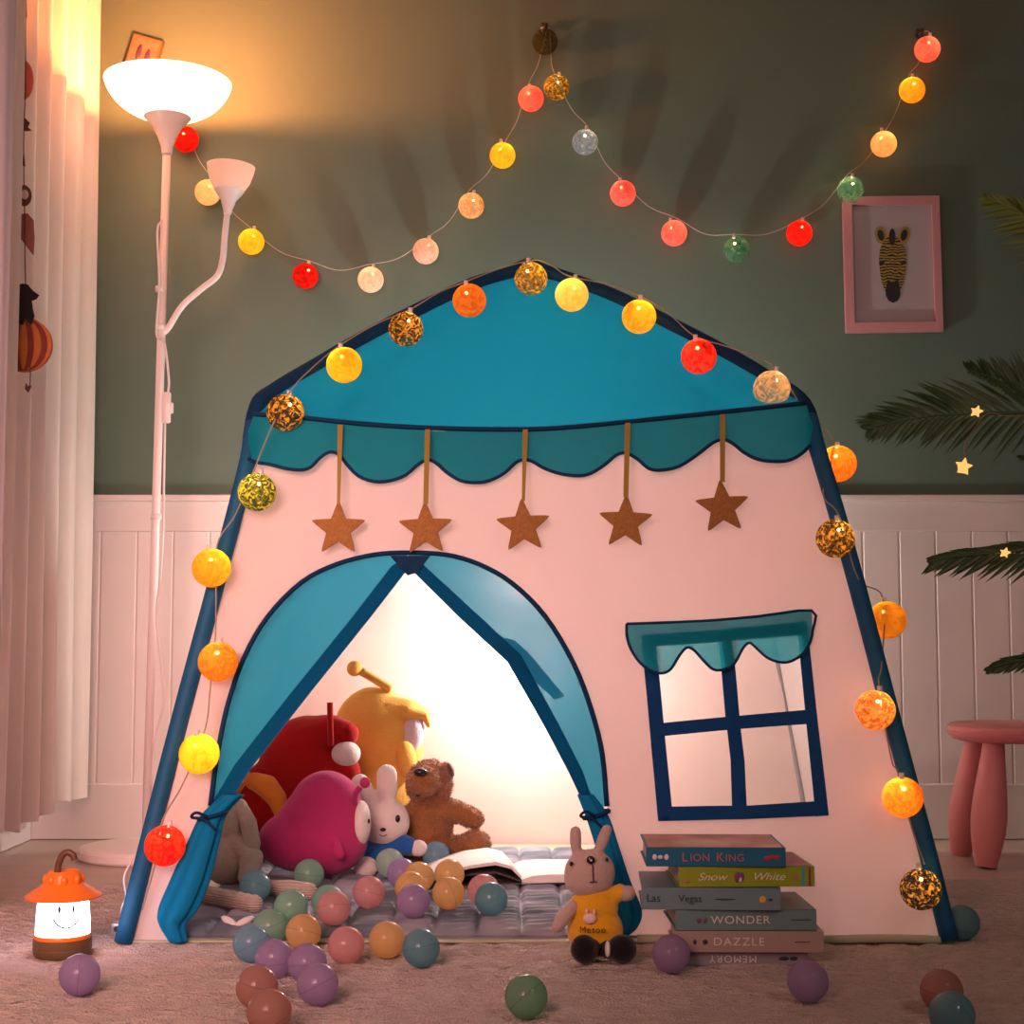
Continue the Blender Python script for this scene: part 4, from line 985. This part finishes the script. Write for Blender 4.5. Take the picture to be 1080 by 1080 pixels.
# brown curly dog, muzzle up
q = Q(3.17); u = lambda r: rpx(r, 3.17)
t = thing('plush_dog', (q(455, 905).x, 3.17, MZ), 'curly brown plush dog with black nose raised and one arm stretched out', 'plush dog')
bearb = blob('body', [E(q(453, 827), u(24), u(22), u(25)), E(q(447, 824, -.045), u(17), u(20), u(16)), E(q(450, 876), u(27), u(22), u(32)), E(q(452, 895), u(29), u(24), u(24)),
              ('c', [q(462, 852), q(482, 856, -.01), q(500, 864, -.02)], [u(11), u(11.5), u(10)]), ('c', [q(470, 898), q(490, 897, -.02), q(501, 892, -.04)], [u(15), u(16), u(16)]), ('c', [q(437, 855), q(428, 875, -.02)], [u(10), u(9)])], BRP, t, .0035, 3, .0035, 90)
fur(bearb, 'fur', 16000, .0062, .0007, BRP, t)['kind'] = 'stuff'
ball_obj('nose', q(443.5, 814.5, -.088), (u(7), u(5), u(4.2)), BLKG, t)
blob('ear', [E(q(472, 812), u(6), u(9), u(9.5), Matrix.Rotation(-.35, 3, 'Y'))], BRP, t, .0028, 2); ball_obj('inner_ear', q(475, 812, -.012), (u(3.8), u(7), u(8)), plush('dusky_brown_plush', (.12, .045, .04)), t, Matrix.Rotation(-.35, 3, 'Y'))
ball_obj('mouth', q(441, 839, -.066), (u(2.5), u(1.4), u(1)), BLKG, t)
# beige floppy toy by the left flap
q = Q(2.93); u = lambda r: rpx(r, 2.93)
t = thing('plush_rabbit', (q(240, 925).x, 2.93, MZ), 'floppy beige corduroy-footed plush rabbit slumped against the left door flap', 'plush rabbit')
def corduroy():
    m, nt, out = nodes('beige_corduroy'); tc = N(nt, 'ShaderNodeTexCoord'); w_ = N(nt, 'ShaderNodeTexWave'); w_.bands_direction = 'Z'; w_.inputs['Scale'].default_value = 75; nt.links.new(tc.outputs['Object'], w_.inputs['Vector'])
    b = N(nt, 'ShaderNodeBump'); b.inputs['Strength'].default_value = .7; b.inputs['Distance'].default_value = .003; nt.links.new(w_.outputs[1], b.inputs['Height'])
    p = N(nt, 'ShaderNodeBsdfPrincipled'); p.inputs['Base Color'].default_value = (.44, .36, .30, 1); p.inputs['Roughness'].default_value = .95; nt.links.new(b.outputs[0], p.inputs['Normal']); nt.links.new(p.outputs[0], out.inputs[0]); return m
CORD = corduroy()
blob('body', [E(q(246, 868), u(17), u(18), u(23)), E(q(240, 905), u(27), u(24), u(28)), ('c', [q(250, 888, -.02), q(266, 905, -.04), q(262, 925, -.05)], [u(10), u(12), u(11)])], BEI, t, .0035, 5)
blob('ear', [('c', [q(254, 848, -.01), q(262, 868, -.03), q(266, 890, -.035), q(266, 898, -.035)], [u(6), u(9), u(9), u(7)])], BEI, t, .003, 4)
g1 = onz(222, 945, MZ+.014); g2 = onz(268, 953, MZ+.014)
blob('foot', [('c', [onz(216, 938, MZ+.016), g1, g2], [.012, .018, .016])], CORD, t, .003, 3)
blob('foot', [('c', [onz(280, 936, MZ+.014), onz(305, 938, MZ+.015), onz(326, 940, MZ+.014)], [.014, .018, .016])], CORD, t, .003, 3)

# little rabbit in mustard dress, outside
RY = 2.36; FLOOR_Z[0] = RZ-.001
q = Q(RY); u = lambda r: rpx(r, RY)
t = thing('plush_rabbit', (q(628, 1005).x, RY, RZ), 'small greige plush rabbit in a mustard yellow dress sitting on the rug by the doorway', 'plush rabbit')
blob('head', [E(q(622, 920), u(26.5), u(21), u(24)), E(q(621, 926), u(26), u(20), u(20)), ('c', [q(608, 900), q(607, 886), q(607, 877)], [u(5), u(6.6), u(6)]), ('c', [q(630, 900), q(636, 886), q(640, 875)], [u(5), u(6.6), u(5.6)])], GRB, t, .0025, 4)
blob('dress', [E(q(628, 982), u(29.5), u(22), u(27)), E(q(627, 958), u(25), u(18), u(20)), E(q(629, 943), u(20), u(15), u(9)), ('c', [q(640, 948), q(654, 941, -.005)], [u(10), u(9)]), ('c', [q(610, 952), q(602, 960)], [u(9), u(8)])], GOLP, t, .0028, 4)
blob('arm', [('c', [q(604, 956, -.01), q(594, 968, -.02), q(588, 977, -.022)], [u(7), u(8), u(6.5)])], GRB, t, .0025, 3)
blob('arm', [('c', [q(650, 943), q(662, 942, -.01)], [u(7), u(8.5)])], GRB, t, .0025, 3)
blob('foot', [E(q(616, 1001, -.055), u(14), u(16), u(14.5)), ('c', [q(625, 998, -.02), q(618, 1002, -.05)], [u(10), u(11)])], BLKP, t, .0028, 3)
blob('foot', [E(q(656, 1001, -.050), u(15), u(16), u(14.5)), ('c', [q(636, 1000, -.02), q(650, 1003, -.045)], [u(9), u(10)])], BLKP, t, .0028, 3)
ball_obj('sock_band', q(641, 1001, -.055), (u(3), u(8), u(8)), WHP, t)
bm = bmesh.new(); ball(bm, q(602.5, 911, -.024), (u(2.2), u(1.5), u(2.4)), 2); ball(bm, q(640, 906.5, -.022), (u(1.8), u(1.5), u(2.2)), 2); from_bm('eyes', bm, BLKG, t, None, True)
ball_obj('nose', q(623, 907, -.0315), (u(4.4), u(2), u(4.2)), BLKG, t); ball_obj('nose_centre', q(623.5, 907.5, -.0345), (u(1.3), u(.8), u(1.2)), WHP, t)  # black nose with a small white centre
bm = bmesh.new(); tube(bm, smooth_path([q(625, 912, -.0325), q(625.5, 922, -.0335), q(626, 930, -.0325)], 4), .0009, 6); tube(bm, [q(622, 930.5, -.032), q(629.5, 930, -.032)], .0008, 6); from_bm('stitched_mouth', bm, basic('stitch_brown', (.06, .02, .015), .7), t, None, True)
bm = bmesh.new(); ball(bm, q(622, 969, -.032), (u(7), u(2.5), u(5.5)), 2); ball(bm, q(619, 961.5, -.032), (u(1.4), u(1.5), u(3.6)), 2); ball(bm, q(627, 961.5, -.032), (u(1.4), u(1.5), u(3.6)), 2); from_bm('badge', bm, plush('pale_pink_felt', (.75, .55, .50)), t, None, True)
text('embroidered_name', 'Metoo', u(9), BLKG, t, q(625, 981, -.0385), (1, 0, 0), (0, .05, 1), .0005, 0, 1.0, space=1.15)

# ------------------------------------------------------------ pit balls
PC = {'teal': lin((52, 145, 158)), 'blue': lin((90, 165, 195)), 'mint': lin((120, 180, 150)), 'pale': lin((190, 215, 200)), 'lilac': lin((160, 125, 165)), 'yellow': lin((235, 188, 100)), 'pink': lin((225, 160, 155)), 'green': lin((95, 165, 120)), 'clay': lin((175, 105, 85)), 'lightblue': lin((110, 185, 215))}
PC = {'teal': (.04, .38, .46), 'blue': (.14, .46, .62), 'mint': (.24, .62, .44), 'pale': (.52, .74, .62), 'lilac': (.45, .28, .58), 'yellow': (.88, .56, .13), 'pink': (.80, .36, .35), 'green': (.12, .44, .21), 'clay': (.55, .21, .12), 'lightblue': (.17, .52, .72)}
PM = {k: plastic(k+'_ball_plastic', [c*.64+.60*.36 for c in v]) for k, v in PC.items()}
R0 = .0278
PB = [  # px, py, colour, on mattress, words
 (269, 935, 'teal', 1, 'teal play ball between the beige rabbit toy\'s feet'), (326, 922, 'mint', 1, 'mint green play ball touching the lower left of the magenta plush'), (411, 910, 'pale', 1, 'pale whitish-mint play ball in front of the blue-jumper rabbit'),
 (424, 921, 'lilac', 1, 'lilac play ball mostly hidden behind the yellow balls'), (442, 922, 'yellow', 1, 'yellow play ball at the back of the tight yellow and lilac cluster'), (433, 936, 'yellow', 1, 'yellow play ball squeezed directly behind the front lilac ball'),
 (436, 950, 'lilac', 1, 'lilac play ball in front of the yellow cluster on the mattress'), (389, 941, 'pink', 1, 'pink play ball alone on the mattress in front of the magenta plush'), (307, 956, 'mint', 1, 'mint play ball below the beige rabbit toy\'s right foot'),
 (346, 951, 'mint', 1, 'mint play ball half hidden behind a pink ball'), (352, 963, 'pink', 1, 'pink play ball in front of a half-hidden mint ball'), (285, 976, 'mint', 0, 'mint play ball at the mattress edge behind the blue ball'),
 (320, 983, 'yellow', 0, 'dull yellow play ball against the front edge of the mattress, above the lilac ones'), (265, 995, 'blue', 0, 'blue play ball on the rug, leftmost of the heap before the doorway'), (289, 1011, 'lilac', 0, 'light lilac play ball beside the blue one on the rug'),
 (324, 1016, 'lilac', 0, 'lilac play ball behind the larger purple one on the rug'), (335, 1038, 'lilac', 0, 'purple play ball, nearest of the three purple ones before the doorway'), (271, 1041, 'clay', 0, 'brownish orange play ball behind its twin near the bottom edge'),
 (284, 1067, 'clay', 0, 'brownish orange play ball cut by the bottom edge of the photo'), (365, 997, 'pink', 0, 'peach play ball on the rug just before the mattress'), (408, 991, 'yellow', 0, 'yellow play ball on the rug beside the teal one'),
 (444, 1000, 'teal', 0, 'teal play ball on the rug, rightmost of the heap before the doorway'), (460, 902, 'lightblue', 1, 'light blue play ball resting by the brown dog\'s lap'), (474, 922, 'yellow', 1, 'yellow play ball behind another yellow ball left of the open book'),
 (473, 942, 'yellow', 1, 'yellow play ball in front of its twin, left of the open book'), (510, 939, 'pink', 1, 'pink play ball peeking out behind the teal ball near the open book'), (518, 948, 'teal', 1, 'teal play ball in front of the open book'),
 (555, 1051, 'green', 0, 'green play ball alone on the rug at the bottom centre'), (84, 1028, 'lilac', 0, 'lilac play ball in front of the smiling lantern'), (708, 1006, 'lilac', 0, 'lilac play ball at the left corner of the book stack'),
 (852, 1035, 'lilac', 0, 'lilac play ball in front of the right end of the book stack'), (1015, 973, 'teal', 0, 'teal play ball behind the right foot of the tent'), (993, 1045, 'clay', 0, 'dusky pink play ball near the bottom right corner'), (1004, 1070, 'teal', 0, 'teal play ball cut by the bottom right edge')]
first = {}
placed = []
for x, y, k, on, lb in PB:
    z = (MZ+.001 if on else RZ-.001)+R0
    p = onz(x, y, z)
    if on and p.y < 2.505: p = Vector((p.x*2.505/p.y, 2.505, p.z))
    if not on and 2.46 < p.y and x < 600: p = Vector((p.x*2.46/p.y, 2.46, p.z))
    for _ in range(12):
        for r_ in placed:
            d = p-r_
            if d.length < 2*R0-.0005:
                need = 2*R0-.0005-d.length; s = 1 if d.y >= 0 else -1; p = p+Vector((p.x/p.y, 1, 0))*s*max(need, .003)
    placed.append(p)
    if k not in first:
        bm = bmesh.new(); ball(bm, (0, 0, 0), R0, 4); o = from_bm('play_ball', bm, PM[k], None, None, True); first[k] = o
    else:
        o = first[k].copy(); COL.objects.link(o)
    o.location = p; o.rotation_euler = (random.uniform(0, 3), random.uniform(0, 3), random.uniform(0, 3))
    tag(o, lb, 'ball', 'pastel play balls around the doorway')

# ------------------------------------------------------------ stack of books
PGS = basic('book_page_edges', (.55, .48, .40), .8, noise_s=300, var=.3)
BKY = 2.30
def book(label, px0, px1, z0, z1, Yf, depth, yaw, cover, topmat=None, top_off=.0):
    X0 = at(px0, 950, Yf).x; X1 = at(px1, 950, Yf).x; w_ = X1-X0; c = Vector(((X0+X1)/2, Yf, z0))
    t = thing('book', c, label, 'book', 'storybooks stacked by the tent'); Rm = Matrix.Rotation(math.radians(yaw), 3, 'Z')
    bm = bmesh.new(); h = z1-z0-.0006; th = .0022
    def bx(lo, hi, be=0): box(bm, c+Vector(lo), c+Vector(hi), be, 1, Rm, c)
    bx((-w_/2, 0, 0), (w_/2, depth, th)); bx((-w_/2, 0, h-th), (w_/2, depth, h)); bx((-w_/2, -.0012, 0), (w_/2, .003, h), .0008)
    from_bm('cover', bm, cover, t, auto=True)
    bm = bmesh.new(); bx((-w_/2+.004, .0031, th), (w_/2-.004, depth-.004, h-th)); from_bm('pages', bm, PGS, t)
    if topmat: bm = bmesh.new(); bx((-w_/2+.004, .004, h), (w_/2-.004, depth-.004, h+.0003)); from_bm('cover_art', bm, topmat, t)
    def sp(fx, fz, off=.002): return c+Rm@Vector((w_*(fx-.5), -off, h*fz))
    return t, sp, w_, h, Rm@Vector((1, 0, 0))
def cv(n, c): return basic(n, c, .45, noise_s=12, var=.08)
WT = basic('cream_lettering', (.72, .68, .60), .5); DKI = basic('dark_lettering', (.03, .04, .045), .5); ORL = basic('orange_lettering', (.45, .15, .10), .5); GRY = basic('grey_lettering', (.72, .68, .68), .5)
RED = basic('red_motif', (.42, .03, .03), .5); YEL = basic('yellow_motif', (.65, .40, .05), .5); PUR = basic('purple_motif', (.20, .05, .15), .5); CYN = basic('cyan_band', (.03, .35, .55), .5); MAR = basic('maroon_band', (.25, .03, .05), .5)
def dots(name, L, mat, t, th=.0004):
    bm = bmesh.new()
    for p, rx, rz in L: ball(bm, p, (rx, th, rz), 2)
    from_bm(name, bm, mat, t, None, True)
z = [.0125, .034, .0655, .0965, .1295, .1597, .1885]
cA = cv('grey_book_cover', (.27, .25, .27)); cB = cv('taupe_book_cover', (.36, .27, .24)); cC = cv('sage_book_cover', (.13, .235, .225)); cD = cv('dusty_teal_book_cover', (.13, .23, .255)); cE = cv('lime_book_cover', (.26, .34, .015)); cF = cv('blue_book_cover', (.006, .125, .225))
t, sp, w_, h, r_ = book('grey book with upside-down spine lettering at the very bottom of the stack', 724, 851, z[0], z[1], BKY+.012, .15, 0, cA)
text('spine_title', 'MEMORY', .0155, GRY, t, sp(.38, .5), -r_, (0, 0, -1), .0004, space=1.2)
dots('spine_motif', [(sp(.80, .5), .008, .003), (sp(.88, .5), .006, .003)], DKI, t)
t, sp, w_, h, r_ = book('taupe book lettered DAZZLE, second from the bottom of the stack', 714, 868, z[1], z[2], BKY, .16, -1, cB)
text('spine_title', 'DAZZLE', .0165, WT, t, sp(.42, .5), r_, (0, 0, 1), .0004, space=1.18, sx=1.12); dots('spine_motif', [(sp(.12, .5), .0028, .004), (sp(.19, .5), .004, .0038)], DKI, t)
bm = bmesh.new(); box(bm, sp(.80, .48, .0016), sp(.94, .53, .001)); from_bm('spine_line', bm, DKI, t)
t, sp, w_, h, r_ = book('sage green book lettered WONDER, third from the bottom of the stack', 712, 861, z[2], z[3], BKY+.004, .155, 1, cC)
text('spine_title', 'WONDER', .0165, WT, t, sp(.46, .5), r_, (0, 0, 1), .0004, space=1.12, sx=1.12); dots('spine_motif', [(sp(.165, .5), .0035, .004), (sp(.21, .5), .003, .004)], PUR, t)
bm = bmesh.new(); box(bm, sp(.82, .48, .0016), sp(.96, .53, .001)); from_bm('spine_line', bm, DKI, t)
t, sp, w_, h, r_ = book('dusty teal book sticking out left below the lime green one', 677, 823, z[3], z[4], BKY-.002, .155, -3, cD)
text('spine_title', 'Las', .0165, DKI, t, sp(.085, .52), r_, (0, 0, 1), .0004); text('spine_title', 'Vegas', .015, DKI, t, sp(.35, .5), r_, (0, 0, 1), .0004); dots('spine_line', [(sp(.60, .5), .016, .0012)], DKI, t)
dots('spine_motif', [(sp(.87, .5), .0055, .0055)], YEL, t); dots('spine_motif', [(sp(.925, .5), .0035, .002)], DKI, t)
ptop_ = basic('pink_cover_art', (.35, .12, .15), .5, noise_s=30, var=.5)
t, sp, w_, h, r_ = book('lime green book with script lettering, second from the top of the stack', 716, 860, z[4], z[5], BKY+.004, .15, 2, cE, ptop_)
text('spine_title', 'Snow', .0155, WT, t, sp(.24, .5), r_, (0, 0, 1), .0004, .35, sx=1.25); text('spine_title', 'White', .0155, WT, t, sp(.655, .5), r_, (0, 0, 1), .0004, .35, sx=1.25)
dots('spine_motif', [(sp(.43, .5), .005, .008), (sp(.46, .5), .004, .007)], PUR, t); dots('spine_motif', [(sp(.445, .4), .004, .005)], WT, t); dots('spine_motif', [(sp(.86, .5), .004, .004), (sp(.06, .3), .003, .003)], ORL, t)
for f0, f1, m_ in ((.905, .925, CYN), (.955, .97, MAR)):
    bm = bmesh.new(); a = sp(f0, .02, .0016); b = sp(f1, .98, .0010); box(bm, (a.x, a.y, a.z), (b.x, a.y+.0008, b.z)); from_bm('spine_band', bm, m_, t)
art = basic('sunset_cover_art', (.45, .22, .15), .45, noise_s=22, var=.8)
t, sp, w_, h, r_ = book('blue book with a sunset picture on its cover, topmost of the stack', 682, 829, z[5], z[6], BKY, .15, -1.5, cF, art)
text('spine_title', 'L', .019, ORL, t, sp(.275, .48), r_, (0, 0, 1), .0004); text('spine_title', 'ION', .0155, ORL, t, sp(.385, .46), r_, (0, 0, 1), .0004, space=1.1); text('spine_title', 'K', .019, ORL, t, sp(.53, .48), r_, (0, 0, 1), .0004); text('spine_title', 'ING', .0155, ORL, t, sp(.635, .46), r_, (0, 0, 1), .0004, space=1.1)
dots('spine_motif', [(sp(.87, .45), .006, .004), (sp(.90, .52), .008, .003), (sp(.94, .48), .003, .0045)], RED, t)
dots('spine_motif', [(sp(.06, .5), .0035, .0045), (sp(.10, .5), .004, .003), (sp(.145, .5), .0035, .0045)], GRY, t)
